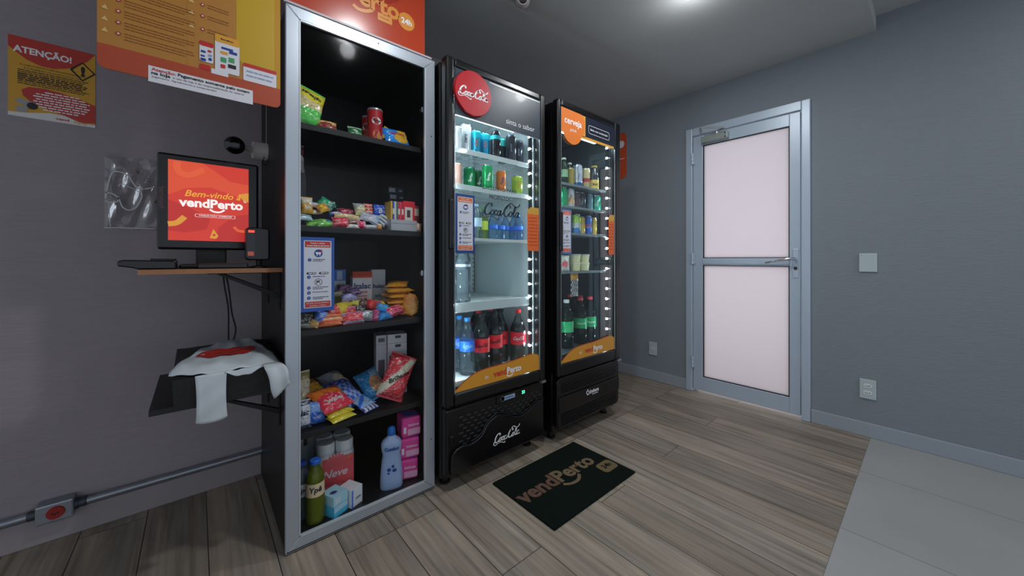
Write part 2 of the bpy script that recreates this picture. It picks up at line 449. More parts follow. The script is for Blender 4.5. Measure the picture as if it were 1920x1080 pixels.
for (z0, z1) in ((.132, 1.036), (1.092, 2.003)):
    g = part('pane', MB().box(XW + .004, XW + .010, .640, 1.218, z0 - .004, z1 + .004), PANE, dfm)
    gk = MB(); q = .005
    gk.box(xa + .004, xb - .01, .645, .645 + q, z0, z1).box(xa + .004, xb - .01, 1.213 - q, 1.213, z0, z1).box(xa + .004, xb - .01, .645, 1.213, z0, z0 + q).box(xa + .004, xb - .01, .645, 1.213, z1 - q, z1)
    part('gasket', gk, BLACKM, g)
for z in (.20, 1.045, 1.86):
    h = MB()
    for k in range(3): h.lathe([(.0085, 0), (.0085, .028)], 12, (xo - .004, 1.291, z + .031 * k))
    h.box(xo - .003, xo + .002, 1.27, 1.312, z, z + .09)
    part('hinge', h, DOORP, dfm, smooth=True)
hd = part('handle_plate', MB().box(xa - .006, xa, .592, .626, .955, 1.155), DOORP, dfm, bevel=.003)
hm = MB().tube([(xa - .006, .609, 1.085), (xa - .045, .609, 1.087), (xa - .050, .625, 1.088), (xa - .048, .70, 1.076), (xa - .042, .775, 1.058)], [.010, .010, .010, .009, .007], 12)
part('lever', hm, CHROME, hd, smooth=True)
part('keyhole', MB().lathe([(.011, -.004), (.011, 0)], 16, (xa - .006, .609, 1.022), 'x').lathe([(.004, -.0055), (.004, 0)], 10, (xa - .006, .609, 1.022), 'x', 0), mat('keyhole_dark', '202226', .4), hd, smooth=True)
cl = part('door_closer', MB().box(xa - .045, xa, 1.018, 1.21, 2.012, 2.062), mat('closer_grey', '9aa39c', .4, .4), dfm, bevel=.006)
part('closer_arm', MB().tube([(xa - .022, 1.10, 2.066), (xa - .022, 1.10, 2.082), (xa - .055, 1.035, 2.086), (xa - .09, 1.19, 2.118), (xa - .05, 1.215, 2.122), (xo, 1.215, 2.125)], .0065, 8).lathe([(.014, 0), (.014, .02)], 14, (xa - .022, 1.10, 2.062)), mat('closer_arm_metal', 'b6b8b4', .35, .6), cl, smooth=True)
part('closer_screws', MB().lathe([(.005, -.003), (.005, 0)], 8, (xa - .045, 1.035, 2.022), 'x').lathe([(.005, -.003), (.005, 0)], 8, (xa - .045, 1.035, 2.05), 'x'), BLACKM, cl)

# switch and socket plates
PLATE = mat('white_plastic', 'b4c0c4', .35, spec=.5)
def plate(yc, zc, w, h, label, kind):
    t = thing('wall_socket' if kind else 'blank_wall_plate', (XW - .006, yc, zc), label, 'socket' if kind else 'wall plate')
    part('cover_plate', MB().box(XW - .009, XW, yc - w / 2, yc + w / 2, zc - h / 2, zc + h / 2), PLATE, t, bevel=.003, seg=3)
    zs = {0: [], 1: [0], 2: [.021, -.021]}[kind]
    for dz in zs:
        s = part('socket_insert', MB().prism([(p[0], p[1]) for p in rr(-.019, .019, -.011, .011, .008)], -.0015, .0015).xf(Matrix.Translation((XW - .0098, yc, zc + dz)) @ Matrix.Rotation(radians(-90), 4, 'Z')), mat('socket_insert_white', 'd9dcda', .3), t, world=True)
        hh = MB()
        for dy in (-.009, 0, .009): hh.lathe([(.0027, -.0006), (.0027, .0004)], 10, (XW - .0114, yc + dy, zc + dz - (.002 if dy == 0 else 0)), 'x')
        part('pin_holes', hh, INK, s)
    if kind == 0: part('screw_cap', MB().lathe([(.002, -.001), (.002, 0)], 8, (XW - .009, yc + .03, zc + .044), 'x'), INK, t)
    return t
plate(.256, 1.063, .080, .114, 'blank white cover plate at shoulder height right of the door', 0)
plate(.257, .290, .074, .118, 'white double power socket low on the wall right of the door', 2)
plate(1.643, .282, .074, .116, 'white power socket low on the wall between fridge and door', 1)

# ceiling lamps
for i, o in enumerate(lamp_objs):
    zc = ZC if i < 2 else 2.552
    x, y, _ = o.location
    t = thing('ceiling_spotlight', (x, y, zc), ['white round ceiling spotlight above the steel-framed snack cabinet', 'white round ceiling spotlight above the door mat', 'white round ceiling spotlight over the tiled floor'][i], 'lamp', 'ceiling spotlights')
    part('housing', MB().lathe([(.062, -.012), (.062, 0)], 28, (x, y, zc)), mat('lamp_white', 'e0e0de', .5), t, smooth=True)

# dome camera on the ceiling
t = thing('dome_security_camera', (1.288, 1.40, ZC), 'small white dome security camera hanging from the ceiling', 'camera')
part('base', MB().lathe([(.047, 0), (.048, -.012), (.044, -.020)][::-1], 32, (1.288, 1.40, ZC)), mat('camera_white', 'b9b0ae', .4), t, smooth=True)
bd = MB(); bd.lathe([(.002, -.068)] + [(.038 * cos(radians(a)), -.030 + .038 * sin(radians(a))) for a in range(-80, 60, 12)], 28, (1.288, 1.40, ZC))
eye = part('eyeball', bd, mat('camera_white', 'b9b0ae', .4), t, smooth=True)
dv = Vector((-.55, -.66, -.35)).normalized()
Ml = Matrix.Translation(Vector((1.288, 1.40, ZC - .032))) @ dv.to_track_quat('Z', 'Y').to_matrix().to_4x4()
part('lens', MB().lathe([(.020, .028), (.020, .036), (.014, .038)], 24).xf(Ml), BLACK, eye, smooth=True)
part('lens_ring', MB().lathe([(.022, .026), (.026, .034), (.026, .037), (.021, .0375)], 24, capb=False, capt=False).xf(Ml), mat('camera_white', 'b9b0ae', .4), eye, smooth=True)

# orange sign on the right wall beside the second fridge
t = thing('orange_wall_sign', (XW, 1.99, 2.08), 'orange rounded sign on the wall, half hidden by the right fridge', 'sign')
ob = MB().prism(rr(-2.17, -1.909, 1.86, 2.30, .05), 0, -.005).xf(Matrix(((0, -1, 0, XW), (-1, 0, 0, 0), (0, 0, 1, 0), (0, 0, 0, 1))))
ob.v = [(XW + (-.006 if i >= len(ob.v) // 2 else 0), p[1], p[2]) for i, p in enumerate(ob.v)]
part('panel', ob, mat('sign_orange', 'd2532a', .4), t)
f = Flat(frame_x(XW - .006)); f.disc(-1.965, 2.19, .035).lines(-1.985, -1.93, 2.05, .008, 4)
f.done('lettering', WHITE, t)

# ------------------------------------------------------------------ left side: conduit, outlet box, posters, bag
STEEL = mat('galvanised_steel', '9aa0a8', .42, .75, bump=.1, bscale=80, var=.15, vscale=40)
t = thing('conduit_outlet_box', (-.405, YW - .03, .09), 'cast metal outlet box with round red socket on the conduit', 'outlet box')
part('box', MB().box(-.452, -.358, YW - .055, YW - .001, .088, .160), STEEL, t, bevel=.006)
part('socket_disc', MB().lathe([(.022, -.006), (.024, 0)], 28, (-.402, YW - .055, .124), 'y'), mat('red_socket', '8e1f18', .45), t, smooth=True)
fh = Flat(frame_y(YW - .0612)); fh.disc(-.409, .124, .003).disc(-.395, .124, .003).disc(-.402, .121, .003); fh.done('pin_holes', INK, t)
t = thing('metal_conduit', (-.05, YW - .03, .124), 'galvanised steel conduit running along the wall to the cabinet', 'conduit')
part('pipe', MB().tube([(-.345, YW - .026, .124), (.249, YW - .026, .124)], .0135, 16), STEEL, t, smooth=True)
part('threaded_collar', MB().lathe([(.020, -.358), (.020, -.350), (.017, -.349), (.018, -.330), (.016, -.328)], 18, (0, YW - .026, .124), 'x'), mat('dark_steel', '4a4e54', .5, .7, bump=.4, bscale=300), t, smooth=True)
t = thing('metal_conduit', (-.7, YW - .03, .124), 'galvanised steel conduit left of the red outlet box', 'conduit')
part('pipe', MB().tube([(-1.6, YW - .026, .124), (-.470, YW - .026, .124)], .0135, 16), STEEL, t, smooth=True)
part('threaded_collar', MB().lathe([(.016, -.474), (.018, -.470), (.018, -.452)], 18, (0, YW - .026, .124), 'x'), mat('dark_steel', '4a4e54', .5, .7), t, smooth=True)

# warning poster
PX0, PX1, PZ0, PZ1 = -.523, -.309, 1.617, 1.915
t = thing('warning_poster', (-.415, YW, PZ0), 'yellow and red ATENÇÃO notice taped to the left wall', 'poster')
part('paper', MB().box(PX0, PX1, YW - .0015, YW - .0003, PZ0, PZ1), mat('poster_yellow', 'd09a28', .45), t)
fr = frame_y(YW - .0015); W_ = PX1 - PX0; Hh = PZ1 - PZ0
def U(a): return PX0 + a * W_
def V(b): return PZ1 - b * Hh
f = Flat(fr, .0005)
f.poly([(U(0), V(0))] + [(U(a), V(b)) for a, b in ((0, .14), (.08, .20), (.2, .27), (.35, .315), (.5, .315), (.66, .27), (.8, .20), (.9, .12), (1, .0))])
f.poly([(U(a), V(b)) for a, b in ((.14, .66), (.16, .73), (.25, .80), (.45, .86), (.62, .90), (.8, .965), (1, 1.0 - .06), (1, .70), (.8, .65), (.6, .615), (.4, .595), (.22, .61))])
f.done('red_areas', mat('poster_red', 'bb3327', .45), t)
f = Flat(fr, .0007); f.poly([(U(a), V(b)) for a, b in ((0, 1), (0, .955), (.2, .94), (.45, .90), (.62, .90), (.8, .955), (1, .965), (1, 1))])
f.done('white_foot', mat('poster_white', 'd8d6d2', .45), t)
f = Flat(fr, .0009); f.text('ATENÇÃO!', U(.38), V(.155), width=W_ * .66, height=.024, bold=.035)
for k in range(8):
    c = .60; hw = [.20, .30, .33, .30, .33, .30, .27, .22][k]
    f.lines(U(c - hw), U(c + hw), V(.645 + .032 * k), .0042, k, off=.0009)
f.done('white_lettering', WHITE, t)
f = Flat(fr, .0011)
for k, (s, w) in enumerate((('A LOJA CONTA COM MONITORAMENTO', .38), ('E CÂMERAS 24 HORAS POR DIA', .33))):
    f.text(s, U(.5), V(.345 + .033 * k), width=2 * w * W_, height=.0058)
for k in range(8): f.lines(U(.10), U(.92 - .04 * (k % 3)), V(.41 + .024 * k), .0045 if 1 < k < 6 else .003, 20 + k, off=.0011)
f.stroke([(U(.70), V(.27)), (U(.84), V(.15)), (U(.99), V(.27)), (U(.84), V(.39)), (U(.70), V(.27))], .006, cal=False, smooth=False)
f.text('!', U(.845), V(.27), height=.036, bold=.05)
f.text('vend', U(.60), V(.955), width=.035, height=.009, bold=.03, mi=1)
f.text('Perto', U(.82), V(.965), width=.035, height=.009, bold=.03, mi=2)
f.done('black_lettering', [INK, RED, AMBER], t)
f = Flat(fr, .0012)
f.poly([(U(a), V(b)) for a, b in ((.07, .80), (.10, .77), (.30, .80), (.32, .85), (.26, .885), (.10, .83))], 0)
f.disc(U(.26), V(.845), .013, 1, .0015).rect(U(.17), U(.21), V(.93), V(.86), 0, .001).disc(U(.13), V(.905), .012, 0, .0013)
f.done('camera_picture', [mat('picture_grey', '9c9a98', .5), INK], t)

# large sign board beside the cabinet
YB = 1.545
BX0, BX1, BZ0, BZ1 = -.211, .2305, 1.629, 2.40
t = thing('price_sign_board', (.01, YB, BZ0), 'large orange and yellow shop information board beside the cabinet top', 'sign')
part('board', MB().prism(rr(BX0, BX1, BZ0, BZ1, .018), YB, YB + .004), mat('board_orange_brown', 'b27a34', .4, coat=.15), t)
fr = frame_y(YB)
def bz(u, w): return level_z(u, w, YB)
def bx(u): return bearing_x(u, YB)
f = Flat(fr, .0005); f.poly([(bx(443), BZ1), (bx(443), bz(443, 100)), (bx(470), bz(470, 150)), (BX1, bz(524, 178)), (BX1, BZ1)])
f.done('yellow_field', mat('board_yellow', 'c29a1c', .4, coat=.15), t)
f = Flat(fr, .0005); f.rect(bx(515), BX1, bz(524, 178), BZ1, off=.0008); f.done('amber_strip', mat('board_amber', 'c08a1c', .32, coat=.4), t)
f = Flat(fr, .0010); f.poly(rr(BX0, BX1, BZ0, BZ0 + .069, .018, (1, 1, 0, 0))); f.done('red_band', mat('board_red', 'ac4628', .4, coat=.15), t)
f = Flat(fr, .0016); f.rect(bx(278), bx(472), bz(278, 152), bz(278, 122)); f.rect(bx(472), bx(474), bz(278, 152), bz(278, 122))
f.done('white_sticker', mat('sticker_white', 'dcdae0', .25, coat=.6), t)
s0, s1 = bx(283), bx(470); zt = bz(278, 122)
f = Flat(fr, .0022)
f.text('Atenção:', s0 + .028, zt - .010, width=.054, height=.0095, bold=.02, mi=1)
f.text('Pagamento somente pelo totem', s0 + .151, zt - .010, width=.182, height=.0095, bold=.03)
f.text('na loja', s0 + .022, zt - .0215, width=.042, height=.0095, bold=.03)
f.text('e uso da loja é de responsabilidade do usuário', s0 + .138, zt - .022, width=.178, height=.006)
f.text('pagamento. Agradecemos a compreensão!', s0 + .078, zt - .032, width=.152, height=.005)
f.done('sticker_lettering', [INK, RED], t)
f = Flat(fr, .0013); ic = Flat(fr, .0013)
for (ux, wz, n) in ((222, 0, 3), (222, 21, 3), (222, 42, 3), (222, 63, 3), (380, 9, 2), (380, 30, 2), (380, 55, 2), (222, -22, 3)):
    X_, Z_ = bx(ux), bz(ux, wz)
    ic.disc(X_, Z_, .0058, 0).disc(X_, Z_, .0022, 1, .0016)
    Lx = .155 if ux < 300 else .055
    for q in range(n): f.lines(X_ + .012, X_ + .012 + Lx * (1 - .15 * (q == 2)), Z_ + .004 - .0085 * q, .0022, int(ux + wz + q))
    ic.poly([(X_ - .034, Z_ - .004), (X_ - .020, Z_ - .005), (X_ - .026, Z_ + .008)], 2)
f.done('small_print', mat('print_brown', '8a4a1c', .5), t)
ic.rect(bx(351) - .0003, bx(351) + .0003, bz(351, 120), BZ1, 3)
ic.done('bullets_and_icons', [mat('bullet_red', 'a8442c', .5), WHITE, mat('icon_cream', 'd9b070', .5), mat('fold_line', 'a87434', .5)], t)
f = Flat(fr, .0020)
f.rrect(bx(374), bx(400), bz(387, 117), bz(387, 80), .005, 0).rrect(bx(374), bx(400), bz(387, 88), bz(387, 79), .004, 1, .0023)
f.rrect(bx(403), bx(449), bz(426, 138), bz(426, 74), .006, 0, .0022).rrect(bx(403), bx(449), bz(426, 84), bz(426, 70), .005, 2, .0025)
f.rrect(bx(374), bx(394), bz(387, 132), bz(387, 122), .004, 1).rect(bx(396), bx(428), bz(426, 145), bz(426, 136), 0)
f.rrect(bx(456), bx(518), bz(487, 158), bz(487, 128), .004, 0).rrect(bx(456), bx(518), bz(487, 133), bz(487, 126), .003, 1, .0023)
for (ux, wz, a, b, m) in ((381, 97, 9, 4, 3), (393, 97, 7, 4, 1), (380, 105, 8, 3, 3), (394, 105, 7, 4, 6), (381, 112, 10, 5, 3), (394, 112, 6, 5, 3),
                          (420, 100, 14, 5, 2), (437, 101, 15, 5, 3), (419, 113, 11, 9, 4), (434, 114, 11, 9, 4), (418, 125, 9, 7, 1), (435, 126, 15, 7, 5), (426, 93, 22, 4, 3)):
    h_ = abs(bz(ux, wz) - bz(ux, wz + b)) / 2
    f.rrect(bx(ux - a / 2), bx(ux + a / 2), bz(ux, wz) - h_, bz(ux, wz) + h_, min(h_, .0015), m, .0030)
f.text('Benefício', bx(426), bz(426, 77), width=.034, height=.005, bold=.03, mi=5, off=.003)
for q in range(2): f.lines(bx(462), bx(512), bz(487, 140 + 8 * q), .004, 77 + q, 6, .003)
f.done('card_logos', [mat('sticker_white', 'dcdae0', .25), RED, AMBER, NAVY, mat('voucher_green', '3f9a62', .4), INK, mat('pale_blue', '7f9fc0', .4)], t)

# header sign above the cabinet
t = thing('orange_header_sign', (.52, 1.545, 2.026), 'glossy orange red header sign on top of the snack cabinet', 'sign')
part('panel', MB().box(.240, .803, 1.545, 1.551, 2.026, 2.42), mat('header_red', 'b63e20', .22, coat=.4), t)
part('edge_trim', MB().box(.240, .835, 1.538, 1.552, 2.021, 2.029), mat('pale_trim', 'b9aeb2', .4), t)
fr = frame_y(1.545)
hx = lambda u: bearing_x(u, 1.545); hz = lambda u, w: level_z(u, w, 1.545)
f = Flat(fr, .0005); f.disc(.545, 2.36, .19); f.done('dark_disc', mat('header_dark_red', 'a22d1c', .22, coat=.5), t)
f = Flat(fr, .0009); f.text('vendPerto', hx(672) - .035, hz(672, 6) + .035, width=.42, bold=.035, mi=0)
f.stroke([(hx(662), hz(662, 8)), (hx(672), hz(672, 17)), (hx(688), hz(688, 21)), (hx(699), hz(699, 19))], .014, cal=False)
f.rrect(hx(708), hx(735), hz(721, 42), hz(721, 28), .004)
f.disc(hx(762), hz(762, 41), .0385)
f.done('amber_marks', mat('header_amber', 'd98b35', .3), t)
f = Flat(fr, .0014); f.text('24h', hx(762), hz(762, 41), width=.05, bold=.03); f.done('lettering', WHITE, t)
f = Flat(fr, .0014); f.text('mercado', hx(721), hz(721, 35), width=.04, height=.007); f.done('small_lettering', mat('header_red', 'c8431f', .22), t)
t = tag(part('black_cable_box', MB().box(.806, .850, 1.60, 1.72, 2.03, 2.105), BLACKM, bevel=.004), 'black box on top of the cabinet beside the header sign', 'box')

# clear plastic bag on the wall
def hanging_bag():
    t = thing('clear_plastic_bag', (-.208, YW - .01, 1.21), 'crumpled clear plastic sleeve taped to the wall left of the screen', 'plastic bag')
    m = MB(); nx, nz = 26, 34; rnd = random.Random(3)
    x0, x1, z0, z1 = -.284, -.10, 1.212, 1.516
    P = []
    for j in range(nz + 1):
        for i in range(nx + 1):
            a, b = i / nx, j / nz
            e = min(a, 1 - a, b, 1 - b) * 5; e = min(1, e)
            d = .004 + .016 * e * (.5 + .5 * sin(9 * a + 7 * b * b)) + .006 * e * sin(23 * a - 11 * b)
            P.append((x0 + (x1 - x0) * a, YW - d, z0 + (z1 - z0) * b + .004 * sin(12 * a)))
    m.add(P, [(j * (nx + 1) + i, j * (nx + 1) + i + 1, (j + 1) * (nx + 1) + i + 1, (j + 1) * (nx + 1) + i) for j in range(nz) for i in range(nx)])
    part('film', m, glass('clear_film', 'f4f4f4', 1.6, .12, .06, 'c8c4c4', bump=.5, bscale=18), t, smooth=True)
    f = Flat(lambda u, v, o: (u, YW - .022 - o, v))
    cr = mat('white_crease', 'c9c6c8', .3)
    def q(pts): return [(bearing_x(a, YW - .02), level_z(a, b, YW - .02)) for a, b in pts]
    f.stroke(q([(197, 372), (208, 328), (222, 322), (240, 330), (253, 348), (262, 355), (288, 352)]), .0045, cal=False)
    f.stroke(q([(262, 356), (266, 368), (256, 388), (242, 394), (230, 388), (222, 372), (212, 364), (196, 360)]), .0045, cal=False)
    f.stroke(q([(197, 376), (205, 379), (220, 378), (222, 368)]), .004, cal=False)
    f.stroke(q([(204, 380), (207, 425)]), .0025, cal=False)
    f.stroke(q([(222, 350), (228, 345), (245, 352), (262, 360)]), .003, cal=False)
    f.stroke(q([(196, 427), (225, 427), (255, 428), (290, 429)]), .0035, cal=False)
    f.done('folded_creases', cr, t)
hanging_bag()
# ------------------------------------------------------------------ steel framed snack cabinet
LAM = mat('black_laminate', '141417', .45, bump=.05, bscale=150, var=.12, vscale=30)
CX0, CX1, CY0, CYB = .250, .850, 1.562, 2.215
t = CAB = thing('snack_cabinet', (.55, 1.90, 0), 'tall black snack cabinet with a grey aluminium framed glass door', 'cabinet')
part('side_panel', MB().box(CX0, CX0 + .018, CY0, CYB, 0, 2.015), LAM, t, bevel=.001)
part('side_panel', MB().box(CX1 - .018, CX1, CY0, CYB, 0, 2.015), LAM, t, bevel=.001)
part('back_panel', MB().box(CX0 + .018, CX1 - .018, CYB - .012, CYB, .03, 2.0), LAM, t)
part('top_panel', MB().box(CX0 + .018, CX1 - .018, CY0, CYB - .012, 1.997, 2.015), LAM, t)
part('bottom_panel', MB().box(CX0 + .018, CX1 - .018, CY0, CYB - .012, .0, .045), LAM, t)
SH = [1.612, 1.215, .808, .412]
for z in SH:
    part('shelf', MB().box(CX0 + .019, CX1 - .019, 1.590, CYB - .013, z - .024, z), LAM, t, bevel=.0015)
fm = MB(); a0, a1, g0, g1 = .246, .853, .291, .803
fy0, fy1 = 1.540, 1.560
def mitre(p): fm.prism(p, fy0, fy1)
mitre([(a0, .006), (a0, 2.019), (g0, 1.975), (g0, .052)])
mitre([(a1, .006), (g1, .052), (g1, 1.975), (a1, 2.019)])
mitre([(a0, .006), (g0, .052), (g1, .052), (a1, .006)])
mitre([(a0, 2.019), (a1, 2.019), (g1, 1.975), (g0, 1.975)])
dr = part('door', fm, ALU, t, bevel=.0025)
part('door_glass', MB().box(g0 - .006, g1 + .006, 1.548, 1.552, .046, 1.981), SMEAR, dr)
rim = MB()
for (x0, x1, z0, z1) in ((g0 - .001, g0 + .003, .052, 1.975), (g1 - .003, g1 + .001, .052, 1.975), (g0, g1, .052, .057), (g0, g1, 1.970, 1.975)):
    rim.box(x0, x1, 1.5385, 1.548, z0, z1)
part('glazing_bead', rim, mat('pale_bead', 'ccd3d8', .3, .4), dr)
part('bottom_gasket', MB().box(a0 + .004, a1 - .004, 1.5395, 1.5405, .010, .0135), BLACKM, dr)
for z in (1.78, 1.02):
    part('glass_clip', MB().box(.790, .800, 1.553, 1.563, z - .012, z + .012).lathe([(.006, 0), (.006, .006)], 12, (.795, 1.563, z), 'y'), CHROME, dr, smooth=True)
for z in (1.66, .24): part('frame_screw', MB().lathe([(.003, -.001), (.003, 0)], 10, (.834, fy0, z), 'y'), BLACKM, dr)
part('frame_screw', MB().lathe([(.003, -.001), (.003, 0)], 10, (.585, fy0, 2.0), 'y'), BLACKM, dr)

# ---- sticker with the shop's rules, on the glass doors
def rules_sticker(x0, x1, z0, z1, y, label, border, red, seed):
    t = thing('rules_sticker', ((x0 + x1) / 2, y, z0), label, 'sticker', 'rules stickers on the glass doors')
    part('sheet', MB().box(x0, x1, y - .0012, y - .0002, z0, z1), mat('sticker_blue_' + border, border, .4), t)
    w, h = x1 - x0, z1 - z0; fr = frame_y(y - .0012)
    U = lambda a: x0 + a * w; V = lambda b: z1 - b * h
    f = Flat(fr, .0004); f.rrect(U(.12), U(.91), V(.95), V(.045), .004); f.done('white_panel', mat('sticker_grey_white', 'c9cdd8', .45), t)
    f = Flat(fr, .0008); f.rect(U(.15), U(.88), V(.135), V(.055)).rect(U(.15), U(.88), V(.94), V(.865)); f.done('red_bands', mat('sticker_' + red, red, .45), t)
    f = Flat(fr, .0012)
    f.text('Tenha o celular', U(.51), V(.080), width=.42 * w, height=.0055, bold=.01, mi=0)
    f.lines(U(.20), U(.84), V(.115), .0028, seed, 0)
    f.text('Aproveite uma nova experiência', U(.51), V(.888), width=.64 * w, height=.0048, mi=0)
    f.text('de facilitar a compra!', U(.51), V(.920), width=.46 * w, height=.0048, mi=0)
    f.disc(U(.53), V(.215), .12 * w, 1).disc(U(.60), V(.180), .035 * w, 3, .0015)
    f.poly([(U(.44), V(.20)), (U(.62), V(.205)), (U(.59), V(.228)), (U(.47), V(.228))], 0, .0016).disc(U(.49), V(.24), .018 * w, 0, .0016).disc(U(.57), V(.24), .018 * w, 0, .0016)
    for b in (.305, .535, .68, .745, .815): f.disc(U(.28 - (.02 if b > .5 else 0)), V(b), .05 * w, 1)
    for i, b in enumerate((.305, .535, .68, .745, .815)):
        f.text(str(i + 1), U(.28 - (.02 if b > .5 else 0)), V(b), height=.0045, bold=.02, mi=0, off=.0016)
        f.lines(U(.37), U(.72 + .1 * (i > 1)), V(b - .007), .0022, seed + i, 2)
        if i in (0, 2, 4): f.lines(U(.37), U(.66), V(b + .014), .0022, seed + 9 + i, 2)
    f.rrect(U(.20), U(.46), V(.498), V(.472), .002, 2).rrect(U(.55), U(.82), V(.498), V(.472), .002, 2)
    f.lines(U(.25), U(.44), V(.485), .003, 5, 0, .0016).lines(U(.60), U(.80), V(.485), .003, 6, 0, .0016)
    f.ring(U(.53), V(.605), .105 * w, .0014, 2)
    f.stroke([(U(.48), V(.625)), (U(.50), V(.59)), (U(.55), V(.60)), (U(.56), V(.58))], .003, 2, cal=False).stroke([(U(.45), V(.58)), (U(.60), V(.63))], .0012, 2, cal=False, smooth=False)
    f.done('printing', [WHITE, NAVY, INK, RED], t)
rules_sticker(.2915, .413, .884, 1.168, 1.548, 'blue bordered rules sticker low on the snack cabinet glass', '23509f', 'b5352f', 1)

# ------------------------------------------------------------------ fridges
WIRE = mat('white_wire', 'c4cecf', .4)
def LED(name, s):
    return mat(name, 'ffffff', .5, emit='e4f6ff', estr=s)
def fridge(x0, x1, yd, label, linerm, gx0, gx1, gz0, gz1, hz0, shelves, led_s, kind):
    """x0,x1 body; yd door front plane; g* the visible glass; hz0 the lower edge of the printed header"""
    yb0, yb1 = yd + .055, yd + .73
    t = thing('display_fridge', ((x0 + x1) / 2, yb0, 0), label, 'fridge')
    zb = .40
    sh = MB(); sh.box(x0, x0 + .03, yb0, yb1, .05, 2.015).box(x1 - .03, x1, yb0, yb1, .05, 2.015).box(x0 + .03, x1 - .03, yb1 - .03, yb1, .05, 2.015)
    sh.box(x0 + .03, x1 - .03, yb0, yb1 - .03, 1.96, 2.015).box(x0 + .03, x1 - .03, yb0 + .03, yb1 - .03, .06, .42)
    part('body_shell', sh, BLACK, t, bevel=.006)
    ix0, ix1, iy1, iz0, iz1 = x0 + .052, x1 - .045, yb1 - .09, gz0 + .035, 1.955
    ln = MB(); ln.box(x0 + .031, ix0, yb0 + .002, iy1, .43, iz1).box(ix1, x1 - .031, yb0 + .002, iy1, .43, iz1).box(ix0, ix1, iy1, iy1 + .02, .43, iz1)
    ln.box(ix0, ix1, yb0 + .002, iy1, iz0 - .03, iz0).box(ix0, ix1, yb0 + .002, iy1, iz1 - .012, iz1)
    part('inner_liner', ln, linerm, t, bevel=.004)
    bk = MB(); cx = ix0 + .30 * (ix1 - ix0)
    for (a, b, d) in ((cx - .10, cx - .07, .02), (cx + .02, cx + .075, .035), (ix0 + .02, ix0 + .05, .012), (ix1 - .05, ix1 - .02, .012)):
        bk.box(a, b, iy1 - d, iy1, iz0 + .02, iz1 - .05)
    part('back_channel', bk, linerm, t, bevel=.003)
    rk = MB()
    for a in (cx + .105, ix0 + .008, ix1 - .022):
        for k in range(46): rk.box(a, a + .012, iy1 - .004, iy1 - .001, iz0 + .05 + k * .030, iz0 + .064 + k * .030)
    part('shelf_slots', rk, mat('slot_dark', '39454a', .5), t)
    part('roof_lamp', MB().box(ix0 + .06, ix1 - .10, yb0 + .03, yb0 + .06, hz0 + .045, hz0 + .07), LED('roof_lamp_' + kind, 9.0 if kind == 'white' else 6.0), t, bevel=.004)
    # shelves
    for (z, style) in shelves:
        s = MB(); sy0 = yb0 + .024
        if style == 'wire':
            n = 30
            for k in range(n + 1):
                xx = ix0 + .006 + (ix1 - ix0 - .012) * k / n; s.box(xx - .0014, xx + .0014, sy0, iy1 - .01, z - .004, z - .001)
            for yy in (sy0, sy0 + .14, sy0 + .29, sy0 + .44): s.box(ix0 + .004, ix1 - .004, yy - .002, yy + .002, z - .009, z - .004)
            s.box(ix0 + .004, ix1 - .004, sy0 - .004, sy0, z - .022, z + .004)
        elif style == 'rail':
            s.box(ix0 + .004, ix1 - .004, sy0, iy1 - .01, z - .010, z - .003).box(ix0 + .004, ix1 - .004, sy0 - .006, sy0, z - .042, z + .006)
        else:
            s.box(ix0 + .004, ix1 - .004, sy0, iy1 - .01, z - .008, z - .002).box(ix0 + .004, ix1 - .004, sy0 - .004, sy0, z - .012, z + .002)
        part('shelf', s, WIRE if kind == 'white' else mat('grey_shelf', '8a989c', .35, .3), t, bevel=.0008, seg=1)
    # light strips either side, set in the front jambs and facing in
    for side, xx in ((-1, ix0 + .004), (1, ix1 - .004)):
        y_ = yb0 + .012
        st = part('led_strip', MB().box(xx - .012, xx + .012, y_ - .004, y_ + .012, gz0 + .03, 1.93), mat('strip_dark', '1c2226', .25), t)
        bd = MB(); n = 20
        for k in range(n):
            z = gz0 + .06 + (1.86 - gz0 - .06) * k / (n - 1)
            hs = .0028; bd.box(xx - side * .010 - hs, xx - side * .010 + hs, y_ - .006, y_ - .004, z - hs, z + hs).box(xx - side * .0125 - .001, xx - side * .0125 + .001, y_ - .002, y_ + .010, z - .006, z + .006)
        part('diodes', bd, LED('diodes_' + kind, led_s), st)
    # door
    ox0, ox1, oz0, oz1 = x0 - .004, x1 + .002, .395, 2.022
    d = MB()
    d.box(ox0, gx0, yd, yd + .05, oz0, oz1).box(gx1, ox1, yd, yd + .05, oz0, oz1).box(gx0, gx1, yd, yd + .05, gz1, oz1).box(gx0, gx1, yd, yd + .05, oz0, gz0)
    door = part('door', d, BLACK, t, bevel=.012, seg=4)
    part('glass', MB().box(gx0 - .004, gx1 + .004, yd + .008, yd + .013, gz0 - .004, gz1 + .004), CLEAR, door)
    ft = MB().box(gx0, gx0 + .004, yd + .002, yd + .008, gz0, gz1).box(gx1 - .004, gx1, yd + .002, yd + .008, gz0, gz1)
    part('silver_trim', ft, mat('trim_silver', 'a7b2b8', .25, .7), door)
    hd = MB().box(ox0 + .012, ox0 + .034, yd - .012, yd + .01, 1.13, 1.36)
    part('handle', hd, BLACK, door, bevel=.006, seg=3)
    part('handle_recess', MB().box(ox0 + .018, ox0 + .028, yd - .0135, yd - .011, 1.16, 1.33), BLACKM, door, bevel=.001)
    for sx in (x0 + .05, x1 - .05):
        for yy in (yb0 + .05, yb1 - .05):
            part('foot', MB().lathe([(.024, 0), (.026, .01), (.016, .014), (.016, .062)], 18, (sx, yy, 0)), BLACKM, t, smooth=True)
    return t, door, (ix0, ix1, iy1, iz0, yb0)
LINW = mat('white_fridge_liner', 'dbe6e8', .45, var=.05)
LIND = mat('dark_fridge_liner', '3c474c', .5, var=.08)
